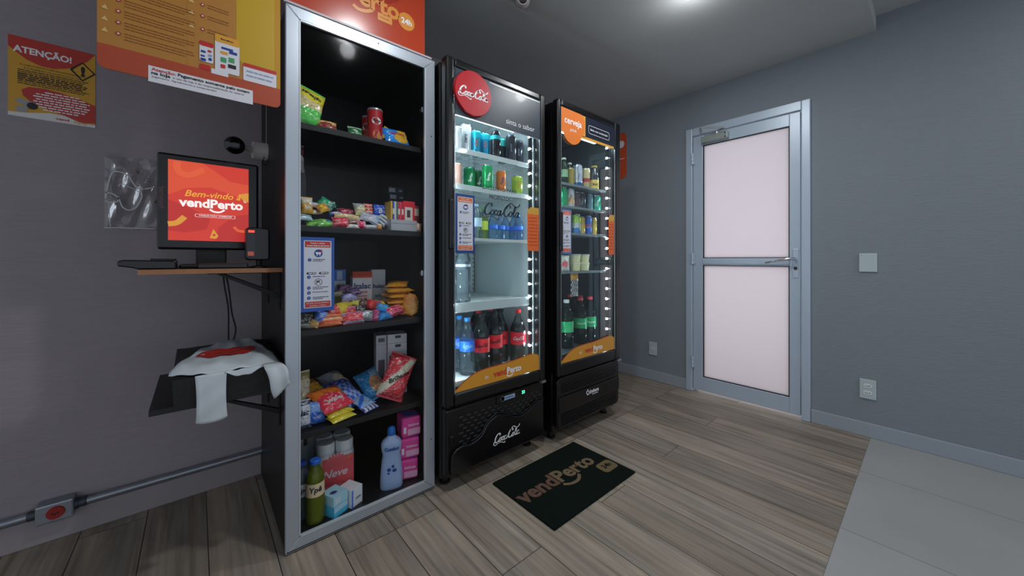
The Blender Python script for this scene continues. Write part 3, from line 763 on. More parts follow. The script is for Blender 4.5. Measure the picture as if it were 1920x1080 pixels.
F1, D1, I1 = fridge(.866, 1.512, 1.450, 'black glass door drinks fridge with a red round disc on its header', LINW, .907, 1.470, .458, 1.978, 1.760,
                    [(1.632, 'wire'), (1.452, 'wire'), (1.190, 'glass'), (.862, 'rail')], 110.0, 'white')
F2, D2, I2 = fridge(1.588, 2.228, 1.419, 'black glass door beer fridge with an orange header, nearest the corner', LIND, 1.612, 2.166, .468, 1.980, 1.835,
                    [(1.560, 'glass'), (1.418, 'glass'), (1.250, 'glass'), (1.005, 'glass')], 70.0, 'dark')

# header of the first fridge
fr = frame_y(1.450)
part('header_panel', MB().box(.908, 1.469, 1.452, 1.458, 1.760, 1.977), mat('header_slate', '2f3a45', .35, coat=.3), D1)
part('header_glint', MB().box(1.11, 1.466, 1.4505, 1.452, 1.966, 1.970).box(.910, 1.466, 1.4505, 1.452, 1.757, 1.760), mat('trim_silver', 'a7b2b8', .25, .7), D1)
ds = part('red_disc', MB().lathe([(.104, 1.436), (.106, 1.440), (.106, 1.452)], 56, (1.005, 0, 1.877), 'y'), mat('disc_red', 'b01522', .35), D1, smooth=True)
f = Flat(frame_y(1.436), .0006); cola(f, 1.005, 1.872, .172); f.done('script_lettering', WHITE, ds)
f = Flat(frame_y(1.452), .0006); f.text('sinta o sabor', (bearing_x(951, 1.45) + bearing_x(1001, 1.45)) / 2, 1.805, width=.205, bold=-.004); f.done('header_lettering', WHITE, D1)
# printing on the glass
f = Flat(frame_y(1.458), .0004)
a, b = bearing_x(906, 1.45), bearing_x(971, 1.45)
f.text('EXCLUSIVO PARA', (a + b) / 2, 1.443, width=b - a, bold=.02); f.text('PRODUTOS', (a + b) / 2, 1.398, width=(b - a) * .62, bold=.02)
cola(f, bearing_x(944, 1.45), 1.33, .25)
f.done('glass_lettering', mat('glass_print_dark', '26323a', .5), D1)

def wave_decal(gx0, gx1, gz0, y, door, top=.080):
    w = gx1 - gx0
    U = lambda a: gx0 + a * w
    pts = [(0, .0), (1, .0), (1, .86), (.96, 1.05), (.90, 1.16), (.82, 1.14), (.70, 1.06), (.55, .98), (.42, .96), (.30, .92), (.20, .80), (.12, .58), (.06, .34), (.02, .16)]
    f = Flat(frame_y(y), .0004); f.poly([(U(a), gz0 + top * b) for a, b in pts]); f.done('wave_decal', mat('decal_amber', 'cf8f2a', .4), door)
    f = Flat(frame_y(y), .0007); f.stroke([(U(a), gz0 + top * b) for a, b in pts[:6:-1] + pts[6:3:-1]], .005, cal=False); f.done('decal_edge', mat('decal_red', 'a83a26', .4), door)
    f = Flat(frame_y(y), .0011); f.text('by', U(.34), gz0 + top * .40, height=top * .22, shear=.2, mi=1)
    vend(f, U(.58), gz0 + top * .48, w * .34, 0, 1); f.done('decal_lettering', [mat('logo_red', 'c43b24', .4), WHITE], door)
wave_decal(.907, 1.470, .460, 1.4575, D1, .085)
wave_decal(1.612, 2.166, .470, 1.4265, D2, .085)
rules_sticker(.912, 1.022, 1.112, 1.392, 1.4575, 'blue bordered rules sticker on the glass of the left drinks fridge', '1f3f7c', 'd06a34', 30)
rules_sticker(1.622, 1.712, 1.112, 1.384, 1.4265, 'rules sticker on the glass of the right beer fridge', '49698f', 'd0502f', 60)
def orange_tab(x0, x1, z0, z1, y, label, seed):
    t = thing('orange_notice', ((x0 + x1) / 2, y, z0), label, 'sticker', 'orange notices on the fridge glass')
    w, h = x1 - x0, z1 - z0
    part('sheet', MB().prism([(x0, z0 + .03 * h), (x0 + .2 * w, z0), (x1, z0), (x1, z1), (x0 + .3 * w, z1), (x0, z1 - .08 * h)], y - .0012, y - .0002), mat('notice_orange', 'd8642c', .4), t)
    f = Flat(frame_y(y - .0012), .0004); f.poly([(x0, z1 - .16 * h), (x1, z1 - .16 * h), (x1, z1), (x0 + .3 * w, z1), (x0, z1 - .08 * h)]); f.done('amber_top', mat('notice_amber', 'c9983a', .4), t)
    f = Flat(frame_y(y - .0012), .0008)
    for k in range(9): f.lines(x0 + .12 * w, x1 - .1 * w, z1 - (.24 + .078 * k) * h, .0042, seed + k)
    f.done('small_print', mat('notice_print', 'a8431c', .5), t)
orange_tab(1.376, 1.462, 1.130, 1.372, 1.4575, 'orange notice stuck on the right edge of the left drinks fridge glass', 5)
orange_tab(bearing_x(1141, 1.4265), 2.1605, 1.115, 1.385, 1.4265, 'orange notice stuck on the right edge of the beer fridge glass', 8)
# header of the second fridge
part('header_panel', MB().box(1.613, 2.165, 1.421, 1.427, 1.835, 1.979), mat('header_night', '1b2131', .35, coat=.3), D2)
f = Flat(frame_y(1.421), .0006)
xc = 1.716
pts = [(1.613, 1.979), (1.613, 1.838)] + [(xc + .092 * cos(radians(a)), 1.868 + .092 * sin(radians(a))) for a in range(200, 345, 12)] + [(1.830, 1.868), (1.832, 1.930)] + [(1.795 + .037 * cos(radians(a)), 1.940 + .037 * sin(radians(a))) for a in range(0, 91, 15)]
f.poly(pts); f.done('header_disc', mat('header_orange', 'e07a34', .35, coat=.3), D2)
f = Flat(frame_y(1.421), .0004); f.rect(1.613, 2.150, 1.833, 1.849).rect(1.80, 1.840, 1.845, 1.975); f.done('header_amber_strip', mat('header_strip_amber', 'd29a40', .35), D2)
f = Flat(frame_y(1.421), .0012)
f.text('cerveja', 1.722, 1.905, width=.160, bold=.02).text('gelada', 1.722, 1.860, width=.060)
u0, u1 = 1.872, 2.095
P_ = rr(u0, u1, 1.880, 1.930, .012); f.stroke(P_ + [P_[0]], .0022, cal=False, smooth=False)
f.text('Beba com moderação', (u0 + u1) / 2, 1.905, width=.185, height=.012, bold=.01)
f.done('header_lettering', WHITE, D2)

# base of the first fridge: controls, grille, wavy relief with script
t = F1
yp = 1.462
part('base_panel', MB().box(.868, 1.512, yp, 1.506, .07, .388), BLACK, t, bevel=.012, seg=3)
cp = part('control_strip', MB().box(1.16, 1.405, yp - .006, yp + .004, .338, .385), BLACK, t, bevel=.003)
f = Flat(frame_y(yp - .006)); f.rrect(bearing_x(938, yp), bearing_x(964, yp), .350, .372, .004); f.disc(bearing_x(941, yp), .361, .013); f.done('maker_badge', mat('badge_blue_grey', '8fa6bd', .3), cp)
f = Flat(frame_y(yp - .006), .001); f.lines(bearing_x(946, yp), bearing_x(962, yp), .361, .005, 3); f.done('badge_print', NAVY, cp)
f = Flat(frame_y(yp - .006)); f.rrect(bearing_x(970, yp), bearing_x(992, yp), .350, .378, .004); f.done('display_window', mat('display_black', '050707', .1), cp)
f = Flat(frame_y(yp - .006), .0012); f.text('33', bearing_x(979.5, yp), .363, height=.017, bold=.02); f.done('display_digits', mat('digit_green', '54ffb4', .5, emit='54ffb4', estr=1.6), cp)
gr = MB()
for i in range(13):
    for j in range(9):
        x = .935 + .042 * i + (.021 if j % 2 else 0); z = .335 - .019 * j
        if z < .185 + .06 * sin((x - .9) * 6) * .6 + (.03 if x > 1.2 else 0) or x > 1.47: continue
        gr.box(x, x + .024, yp - .004, yp + .002, z - .004, z + .004)
part('grille', gr, mat('grille_black', '1d1f23', .3), t, bevel=.0012, seg=1)
up = [(.888, .10), (.895, .175), (.94, .200), (1.00, .195), (1.06, .215), (1.10, .262), (1.16, .285), (1.22, .270), (1.28, .245), (1.34, .240), (1.40, .262), (1.46, .285), (1.495, .280)]
cu = catmull(up)
rl = MB().prism(cu + [(1.497, .085), (.888, .085)], yp - .012, yp + .002)
rp = part('wave_relief', rl, BLACK, t, bevel=.005, seg=2)
part('wave_ridge', MB().tube([(p[0], yp - .012, p[1] + .002) for p in cu], .004, 8).tube([(p[0], yp - .008, p[1] + .013) for p in cu[18:]], .003, 8), mat('gloss_black', '1a1b1f', .15), t, smooth=True)
f = Flat(frame_y(yp - .012), .0008); cola(f, (bearing_x(919, yp) + bearing_x(976, yp)) / 2, .168, .178); f.done('script_lettering', WHITE, rp)
part('side_latch', MB().box(.884, .906, yp - .008, yp, .225, .262), BLACK, t, bevel=.003)
part('door_hinge', MB().box(1.478, 1.512, 1.446, 1.50, .381, .394).lathe([(.007, -.004), (.007, .012)], 12, (1.498, 1.462, .381)), mat('hinge_metal', 'a0a4a8', .3, .8), t, smooth=False)
# base of the second fridge: louvred panel with rounded corners
t = F2; yp = 1.432
outl = rr(1.592, 2.228, .085, .385, .035)
part('base_panel', MB().prism(outl, yp, 1.475), BLACK, t, bevel=.006)
for (z0, n) in ((.345, 5), (.165, 6)):
    for k in range(n):
        z = z0 - .0125 * k
        part('louvre', MB().box(1.63, 2.195, yp - .006, yp + .001, z - .004, z + .0015), BLACK, t, bevel=.0018)
part('centre_band', MB().box(1.60, 2.220, yp - .009, yp + .001, .185, .272), BLACK, t, bevel=.005)
f = Flat(frame_y(yp - .009), .0008); xm = (bearing_x(1100, yp) + bearing_x(1120, yp)) / 2
f.text('Imbera', xm + .01, .243, width=.095, bold=.03, shear=.2).lines(xm - .01, xm + .055, .222, .005, 4)
f.stroke([(xm - .052, .262), (xm - .068, .250), (xm - .062, .232), (xm - .046, .232), (xm - .044, .246), (xm - .056, .250)], .006, cal=False); f.done('maker_lettering', WHITE, t)
part('door_hinge', MB().box(2.190, 2.232, 1.415, 1.47, .381, .393), mat('hinge_metal', 'a0a4a8', .3, .8), t)

# ------------------------------------------------------------------ door mat
MATM = mat('mat_fibre', '0e1613', .95, bump=1.0, bscale=260, var=.5, vscale=200, spec=.1)
t = thing('door_mat', (1.38, 1.185, 0), 'black rubber fibre door mat with the shop name in brown, before the fridges', 'door mat')
part('pile', MB().box(1.078, 1.683, .985, 1.386, 0, .009), MATM, t, bevel=.003)
f = Flat(frame_z(.009), .0010)
vend(f, 1.345, 1.212, .52, 0, 1)
f.rrect(1.560, 1.668, 1.068, 1.148, .022, 2)
f.done('shop_name', [mat('fibre_brown', '5e4336', .95, bump=.9, bscale=260, var=.4, vscale=200), mat('fibre_tan', '6c5a40', .95, bump=.9, bscale=260, var=.4, vscale=200), mat('fibre_gold', '665838', .95, bump=.9, bscale=260, var=.4, vscale=200)], t)
f = Flat(frame_z(.009), .0022); f.text('24h', 1.614, 1.112, width=.06, bold=.02); f.done('hour_lettering', MATM, t)
# ------------------------------------------------------------------ shelves beside the cabinet with screen, reader, parcels
WOODE = mat('raw_wood_edge', '9c6b48', .6, var=.2, vscale=40)
SY0, SY1 = 1.62, 2.10
t = thing('wall_shelf', (.05, SY0, 1.034), 'black shelf with a bare wooden edge carrying the screen', 'shelf')
part('board', MB().box(-.137, .249, SY0 + .002, SY1, 1.035, 1.051), LAM, t)
part('wooden_edge', MB().box(-.137, .249, SY0, SY0 + .002, 1.035, 1.051), WOODE, t)
def bracket(parent, z, y):
    b = MB(); b.box(.2455, .2495, y - .012, y + .012, z - .15, z).box(.03, .2495, y - .012, y + .012, z - .004, z)
    b.add([(.055, y - .009, z - .004), (.055, y + .009, z - .004), (.075, y + .009, z - .004), (.075, y - .009, z - .004),
           (.2455, y - .009, z - .105), (.2455, y + .009, z - .105), (.2455, y + .009, z - .085), (.2455, y - .009, z - .085)],
          [(0, 1, 2, 3), (4, 5, 6, 7), (0, 1, 5, 4), (3, 2, 6, 7), (0, 3, 7, 4), (1, 2, 6, 5)])
    part('bracket', b, BLACKM, parent, bevel=.001)
bracket(t, 1.035, 1.68); bracket(t, 1.035, 1.98)
t = thing('wall_shelf', (.05, SY0, .585), 'black lower shelf carrying the padded black case', 'shelf')
part('board', MB().box(-.113, .249, SY0, SY1, .585, .603), LAM, t)
bracket(t, .585, 1.68); bracket(t, .585, 1.98)

# touch screen
def monitor():
    t = thing('touch_screen_monitor', (.045, 1.82, 1.066), 'black touch screen showing a red orange welcome picture', 'monitor')
    ym = 1.78
    xx = lambda u: bearing_x(u, ym); zz = lambda u, w: level_z(u, w, ym)
    x0, x1, z0, z1 = xx(294), xx(485), zz(294, 467), zz(294, 283)
    part('case', MB().box(x0, x1, ym, ym + .045, z0, z1), BLACK, t, bevel=.008, seg=3)
    part('rear_housing', MB().box(x0 + .05, x1 - .05, ym + .045, ym + .10, z0 + .05, z1 - .05), BLACKM, t, bevel=.012)
    sx0, sx1, sz0, sz1 = xx(315), xx(466), zz(315, 450), zz(315, 298)
    def em(name, c, s=1.0): return mat('screen_' + name, '120606', .3, emit=c, estr=s * .66)
    s = part('screen', MB().box(sx0, sx1, ym - .0008, ym, sz0, sz1), em('red', 'dc3f30', .85), t)
    w, h = sx1 - sx0, sz1 - sz0; fr = frame_y(ym - .0008)
    U = lambda a: sx0 + a * w; V = lambda b: sz1 - b * h
    f = Flat(fr, .0003)
    f.poly([(U(a), V(b)) for a, b in ((0, 0), (.40, 0), (.55, .08), (.75, .20), (1, .22), (1, .42), (.8, .38), (.5, .30), (.2, .34), (0, .44))], 0)
    f.poly([(U(a), V(b)) for a, b in ((0, .50), (.25, .58), (.5, .72), (.45, .85), (.2, .9), (0, .88))], 1)
    f.poly([(U(a), V(b)) for a, b in ((1, .62), (.8, .66), (.6, .82), (.55, 1), (1, 1))], 1)
    f.stroke([(U(.10), V(.02)), (U(.12), V(.13)), (U(.24), V(.17)), (U(.42), V(.08))], .020, 2, .0006, cal=False)
    f.stroke([(U(-.0), V(.80)), (U(.10), V(.78)), (U(.19), V(.70))], .018, 3, .0006, cal=False)
    f.poly([(U(.86), V(.36)), (U(1), V(.33)), (U(1), V(.46)), (U(.92), V(.43))], 3, .0006)
    f.poly([(U(.49), V(.96)), (U(.535), V(.84)), (U(.60), V(.93)), (U(.57), V(.97))], 3, .0006).disc(U(.545), V(.92), .004, 1, .0009)
    f.stroke([(U(.80), V(.80)), (U(.86), V(.85)), (U(.97), V(.86))], .010, 2, .0006, cal=False)
    f.done('picture', [em('orange_red', 'ee5838', .8), em('deep_red', 'cc3430', .8), em('orange', 'f0643c', .85), em('amber', 'eea53c', .8)], s)
    f = Flat(fr, .0012)
    f.text('Bem-vindo à', U(.54), V(.40), width=.70 * w, bold=.012, shear=.30, mi=1)
    vend(f, U(.52), V(.515), .80 * w, 0, 0)
    f.rrect(U(.31), U(.82), V(.695), V(.655), .004, 0); f.rrect(U(.315), U(.815), V(.692), V(.658), .0035, 2, .0016)
    f.text('TOQUE PARA COMEÇAR', U(.565), V(.675), width=.42 * w, height=.0042, bold=.02, off=.002)
    for a in (20, 50, 80): f.stroke([(U(.93) + .004 * cos(radians(a)), V(.47) + .004 * sin(radians(a))), (U(.93) + .010 * cos(radians(a)), V(.47) + .010 * sin(radians(a)))], .0015, 0, cal=False, smooth=False)
    f.done('screen_lettering', [em('white', 'fff4f4', 1.0), em('gold', 'f6b23c', .9), em('deep_red', 'cc3430', .8)], s)
    f = Flat(fr, .0006); f.text('bematech', x0 + .013, (z0 + z1) / 2 + .01, width=.075, rot=radians(-90)); f.done('case_lettering', mat('faint_print', '6a4a4c', .5), t)
    st = MB().box(.0, .09, 1.79, 1.86, 1.062, z0 + .04).box(-.045, .135, 1.70, 1.92, 1.051, 1.066)
    part('stand', st, BLACKM, t, bevel=.006)
    return t
monitor()
def keyb():
    t = thing('cash_keypad', (-.10, 1.66, 1.0515), 'low black keypad overhanging the left end of the shelf', 'keypad')
    m = MB().prism([(-.182, 1.062), (-.182, 1.078), (-.17, 1.082), (-.049, 1.079), (-.049, 1.0515), (-.136, 1.0515), (-.150, 1.056)], 1.63, 1.78)
    part('case', m, BLACK, t, bevel=.004)
    part('raised_edge', MB().box(-.11, -.052, 1.632, 1.775, 1.079, 1.086), BLACKM, t, bevel=.002)
keyb()
t = thing('power_strip', (.06, 1.67, 1.0515), 'black cable box lying flat under the screen stand', 'box')
part('case', MB().box(.005, .144, 1.632, 1.69, 1.0515, 1.070), BLACK, t, bevel=.004)
def reader():
    y = 1.66; x0, x1 = bearing_x(460, y), bearing_x(505, y); z0 = 1.0515
    t = thing('card_reader', ((x0 + x1) / 2, y, z0), 'small glossy black card reader mirroring the red screen', 'card reader')
    zt = level_z(480, 427, y); zb = level_z(480, 488, y)
    part('stand', MB().lathe([(.026, 0), (.026, .005), (.009, .010), (.009, .05)], 22, ((x0 + x1) / 2 + .005, y + .01, z0)), BLACKM, t, smooth=True)
    bd = MB().prism(rr(x0, x1, zb, zt, .012), y - .018, y + .035)
    b = part('body', bd, BLACK, t, bevel=.006, seg=3)
    fr = frame_y(y - .018)
    f = Flat(fr, .0004); f.rrect(x0 + .004, x0 + .028, zb + .012, zt - .008, .003); f.done('display', mat('reader_screen', '1c1c24', .08), b)
    f = Flat(fr, .0010); f.rect(x0 + .007, x0 + .026, zt - .020, zt - .011, 0).rect(x0 + .006, x0 + .024, zb + .017, zb + .032, 1); f.done('red_reflection', [mat('reader_red', 'e0482c', .3, emit='e0482c', estr=.7), mat('reader_dull_red', 'a04438', .3, emit='a04438', estr=.3)], b)  # reflection of the red screen, painted as faintly glowing patches
reader()
def seccam():
    y, z = 2.02, 1.580
    t = thing('wall_security_camera', (.2495, y, z), 'white swivel security camera with a round black eye, on the cabinet side', 'camera')
    cw = mat('camera_cream', 'd2c8c4', .45)
    part('base', MB().lathe([(.034, -.058), (.039, -.054), (.040, -.004), (.040, 0)], 30, (.2495, y, z), 'x'), cw, t, smooth=True)
    part('neck', MB().tube([(.194, y, z), (.17, y - .02, z - .002), (.148, y - .035, z - .004)], [.016, .011, .015], 14), cw, t, smooth=True)
    c = Vector((.128, y - .05, z - .006)); d = Vector((-.15, -.95, -.18)).normalized(); M = Matrix.Translation(c) @ d.to_track_quat('Z', 'Y').to_matrix().to_4x4()
    hd = part('head', MB().lathe([(.012, -.034), (.027, -.028), (.035, -.010), (.0365, .012), (.036, .018)], 34).xf(M), cw, t, smooth=True)
    part('lens', MB().lathe([(.0362, .016), (.0362, .022), (.030, .028), (.010, .032)], 34).xf(M), mat('lens_black', '060608', .08), hd, smooth=True)
    cable = catmull([(.235, y - .03, z - .03), (.228, y - .034, z - .058), (.241, y - .03, z - .066), (.2462, y - .028, z - .04)])
    part('lead', MB().tube(cable, .0018, 6), BLACKM, t, smooth=True)
    part('white_lead', MB().tube([(.246, y, z + .033), (.246, y, z + .75)], .0012, 6), cw, t)
seccam()
t = thing('hanging_cable', (.10, 1.98, .80), 'two black cables dropping from the upper shelf to the case', 'cable')
for k, P in enumerate(([(.085, 1.93, 1.031), (.09, 1.93, .97), (.102, 1.93, .88), (.103, 1.93, .80), (.103, 1.93, .745)], [(.092, 1.93, 1.031), (.104, 1.93, .96), (.114, 1.93, .86), (.127, 1.93, .79), (.120, 1.93, .745)])):
    part('cable', MB().tube(catmull(P), .003, 8), BLACKM, t, smooth=True)

# padded black case and carrier bag on the lower shelf
def case():
    t = thing('padded_black_case', (.09, 1.80, .6035), 'black padded case lying on the lower shelf under a white bag', 'case')
    m = MB(); x0, x1, y0, y1, z0, z1 = -.058, .247, 1.585, 2.02, .604, .715
    nx, ny = 14, 16; P = []
    for j in range(ny + 1):
        for i in range(nx + 1):
            a, b = i / nx, j / ny; e = (1 - abs(2 * a - 1) ** 5) * (1 - abs(2 * b - 1) ** 6)
            P.append((x0 + (x1 - x0) * a, y0 + (y1 - y0) * b, z1 - .018 + .018 * e + .020 * b + .003 * sin(7 * a + 3) * sin(9 * b)))
    n = len(P); m.add(P, [(j * (nx + 1) + i, j * (nx + 1) + i + 1, (j + 1) * (nx + 1) + i + 1, (j + 1) * (nx + 1) + i) for j in range(ny) for i in range(nx)])
    ring = [i for i in range(nx + 1)] + [j * (nx + 1) + nx for j in range(1, ny + 1)] + [ny * (nx + 1) + i for i in range(nx - 1, -1, -1)] + [j * (nx + 1) for j in range(ny - 1, 0, -1)]
    lo = [(P[i][0] * .97 + .03 * .09, P[i][1] * .985 + .015 * 1.8, z0) for i in ring]; b = len(m.v)
    m.v += lo; L_ = len(ring)
    for k in range(L_): m.f.append((ring[k], ring[(k + 1) % L_], b + (k + 1) % L_, b + k)); m.m.append(0)
    m.f.append(tuple(range(b, b + L_))); m.m.append(0)
    part('case_body', m, mat('black_nylon', '0e0f12', .55, bump=.3, bscale=60), t, smooth=True)
    part('seam', MB().tube([(x0 + .008, y0 + .006, .648), (x1 - .004, y0 + .006, .650)], .0025, 6), BLACKM, t)
case()
def carrier():
    t = thing('white_carrier_bag', (.09, 1.72, .72), 'white plastic carrier bag with a red oval print draped over the case', 'plastic bag')
    fm_ = glass('bag_film', 'ffffff', .35, .35, .80, 'd3dbe0', bump=.6, bscale=22)
    def topz(x, y):
        a = (x + .058) / .305; b = (y - 1.585) / .435
        e = max(0, (1 - abs(2 * min(max(a, 0), 1) - 1) ** 5)) * max(0, (1 - abs(2 * min(max(b, 0), 1) - 1) ** 6))
        return .701 + .018 * e + .020 * b + .008 + .0025 * sin(60 * x + 21 * y) + .0025 * sin(45 * y - 51 * x) + .0015 * sin(120 * x)
    # outline of the sheet on top in (x,y), then flaps falling in front of the case
    def sheet(fn, nu, nv, name='film'):
        m = MB(); P = [fn(i / nu, j / nv) for j in range(nv + 1) for i in range(nu + 1)]
        n = len(P)
        m.add(P, [(j * (nu + 1) + i, j * (nu + 1) + i + 1, (j + 1) * (nu + 1) + i + 1, (j + 1) * (nu + 1) + i) for j in range(nv) for i in range(nu)])
        o = part(name, m, fm_, t, smooth=True); s = o.modifiers.new('thickness', 'SOLIDIFY'); s.thickness = .0015; s.offset = 1
        return o
    yf = 1.578; xm_ = bearing_x(396, 1.57)
    def body(a, b):       # a: left to right, b: front to back
        xl = -.068 + .10 * b ** 1.6 ; xr = .235 - .06 * b ** 1.3
        x = xl + (xr - xl) * a
        y0 = yf + .0 + (.05 * max(0, .22 - a) / .22) ; y1 = 1.86 + .14 * a ** .8 - .05 * max(0, a - .8) / .2
        y = y0 + (y1 - y0) * b
        z = topz(x, y)
        if b < .12: z -= .006 * (1 - b / .12)
        return (x, y, z)
    sheet(body, 30, 26)
    def flapL(a, b):      # long handle falling to the left of centre
        w = .041 - .003 * sin(b * pi)
        x = xm_ + (2 * a - 1) * w + .002 * b
        z = .702 - .160 * b + .008 * abs(2 * a - 1) ** 4 * max(0, b - .85) / .15
        return (x, yf - .004 - .008 * sin(b * 2.4) + .0015 * sin(9 * a) + .0012 * sin(14 * b + 5 * a), z)
    sheet(flapL, 8, 18, 'handle_flap')
    def mid(a, b):
        x = xm_ + .036 + .13 * a; drop = .022 * sin(pi * min(1, a * 1.25)) ** .7 if a < .8 else .0
        return (x, yf - .003 - .005 * b, .702 - drop * b + .002 * sin(20 * a))
    sheet(mid, 14, 5, 'front_edge')
    def flapR(a, b):
        x0 = .181 + .052 * a; 
        if b < .2:
            q = b / .2; return (x0 + .010 * a * q, 1.580 - .050 * q, .706 - .004 * q)
        q = (b - .2) / .8; L_ = .112 - .045 * a
        return (x0 + .010 * a + .030 * q * (1 - .4 * a) + .003 * sin(6 * q), 1.530 - .010 * sin(q * 3) - .003 * sin(8 * a), .702 - L_ * q - .010 * a * (1 - a))
    sheet(flapR, 8, 14, 'handle_flap')
    m = MB(); K = 40; cx_, cy_ = .098, 1.735
    P = [(cx_, cy_, topz(cx_, cy_) + .0035)]
    for q in (.5, 1.0):
        for k in range(K):
            a = 2 * pi * k / K; x = cx_ + .088 * q * cos(a) * (1 - .12 * cos(a)); y = cy_ + .055 * q * sin(a); P.append((x, y, topz(x, y) + .0035))
    F = [(0, 1 + k, 1 + (k + 1) % K) for k in range(K)] + [(1 + k, 1 + K + k, 1 + K + (k + 1) % K, 1 + (k + 1) % K) for k in range(K)]
    m.add(P, F); part('red_print', m, mat('bag_red', 'b5281e', .4), t, smooth=True)
    vf = Flat(lambda u, v, o: (u, v, topz(u, v) + .005 + o), .0005); vf.text('vendPerto', cx_, cy_, width=.12, bold=.02); vf.done('faint_lettering', mat('bag_orange', 'c0432a', .4), t)
carrier()
# ------------------------------------------------------------------ goods: builders
def vivid(c, k=2.1):
    r = H(c)[:3]; k = min(k, .86 / max(max(r), .02)); return tuple(v * max(k, 1.0) for v in r)
def cmat(c, rough=.32, coat=.3, spec=.5):
    return mat('pack_' + c + ('' if rough == .32 else str(rough)), vivid(c), rough, bump=.12, bscale=70, var=.06, vscale=25, coat=coat)
def wrapmat(c, rough=.24):
    nm = 'wrap_' + c
    if nm in MATS: return MATS[nm]
    m = mat(nm, vivid(c), rough, bump=.5, bscale=38, var=.05, coat=.5)
    nt = m.node_tree; N = nt.nodes; L = nt.links; b = N['Principled BSDF']
    src = b.inputs['Base Color'].links[0].from_socket
    tc = [n for n in N if n.type == 'TEX_COORD'][0]
    rnd = random.Random(c)
    mp = N.new('ShaderNodeMapping'); mp.inputs['Location'].default_value = (rnd.uniform(0, 9), rnd.uniform(0, 9), 0); mp.inputs['Scale'].default_value = (1, 1, 2.4); L.new(tc.outputs['Object'], mp.inputs[0])
    n1 = N.new('ShaderNodeTexNoise'); n1.inputs['Scale'].default_value = 62; n1.inputs['Detail'].default_value = 1; L.new(mp.outputs[0], n1.inputs[0])
    r1 = N.new('ShaderNodeMapRange'); r1.inputs[1].default_value = .57; r1.inputs[2].default_value = .62; r1.inputs[4].default_value = .42; L.new(n1.outputs[0], r1.inputs[0])
    v = vivid(c); lum = sum(v) / 3
    mx = N.new('ShaderNodeMixRGB'); mx.inputs[2].default_value = (.8, .78, .74, 1) if lum < .35 else (v[0] * .25, v[1] * .22, v[2] * .25, 1)
    L.new(r1.outputs[0], mx.inputs[0]); L.new(src, mx.inputs[1]); L.new(mx.outputs[0], b.inputs['Base Color'])
    return m
PAT = {
 'plain': lambda u, v: 0,
 'band': lambda u, v: 1 if .38 < v < .68 else 0,
 'vband': lambda u, v: 1 if .35 < u < .65 else 0,
 'half': lambda u, v: 1 if v > .5 + .12 * sin(u * 4) else 0,
 'thirds': lambda u, v: 2 if v > .70 - .1 * u else (1 if v > .36 + .12 * u else 0),
 'ends': lambda u, v: 1 if (v < .14 or v > .86) else 0,
 'side': lambda u, v: 1 if u > .62 else (2 if u < .12 else 0),
 'diag': lambda u, v: 1 if .0 < u - v + .25 < .32 else (2 if u - v + .25 >= .32 and u > .8 else 0),
 'plaid': lambda u, v: (2 if v > .72 else (1 if (int(u * 9) + int(v * 9)) % 2 else 0)),
 'spot': lambda u, v: 1 if (u - .5) ** 2 + ((v - .45) * 1.2) ** 2 < .085 else 0,
 'stripes': lambda u, v: 1 if int(v * 9) % 3 == 1 else 0,
 'vstripes': lambda u, v: 1 if int(u * 9) % 2 else 0,
 'cookie': lambda u, v: 1 if (u - .62) ** 2 + (v - .40) ** 2 < .09 else (2 if v > .55 and u > .55 else 0),
 'edge': lambda u, v: 1 if abs(u - .5) > .36 or abs(v - .5) > .38 else 0,
}
def pouch_mesh(w, h, d, seed, pat, nu=22, nv=22):
    rnd = random.Random(seed); ph = [rnd.uniform(0, 6) for _ in range(6)]
    m = MB(); pf = PAT[pat]
    def pt(u, v, s):
        a = abs(2 * u - 1); b = abs(2 * v - 1)
        e = (1 - a ** 3.0) ** .6 * (1 - b ** 3.5) ** .6 if a < 1 and b < 1 else 0
        wr = .06 * sin(9 * u + ph[0] + 4 * v) + .05 * sin(14 * v + ph[1] - 5 * u) + .04 * sin(23 * (u + v) + ph[2]) + .03 * sin(31 * (u - v) + ph[3])
        y = s * d * .5 * e * (1 + wr)
        pinch = 1 - .05 * (1 - b) - .03 * (b > .9)
        return ((u - .5) * w * (1 - .06 * (1 - b ** 2)) + .004 * w * sin(20 * v + ph[4]), y + .05 * d * sin(3 * u + ph[5]) * (b > .92), v * h - .02 * h * (1 - a ** 2) * 0)
    idx = {}
    for s in (-1, 1):
        for j in range(nv + 1):
            for i in range(nu + 1):
                edge = i in (0, nu) or j in (0, nv)
                if s == 1 and edge: idx[(s, i, j)] = idx[(-1, i, j)]; continue
                idx[(s, i, j)] = len(m.v); m.v.append(pt(i / nu, j / nv, s))
        for j in range(nv):
            for i in range(nu):
                q = (idx[(s, i, j)], idx[(s, i + 1, j)], idx[(s, i + 1, j + 1)], idx[(s, i, j + 1)])
                m.f.append(q if s == -1 else q[::-1]); m.m.append(pf((i + .5) / nu, (j + .5) / nv))
    def surf(u, v, o):
        a = abs(2 * u - 1); b = abs(2 * v - 1); p = pt(u, v, -1); return (p[0], p[1] - o, p[2])
    return m, surf
SEED = [10]
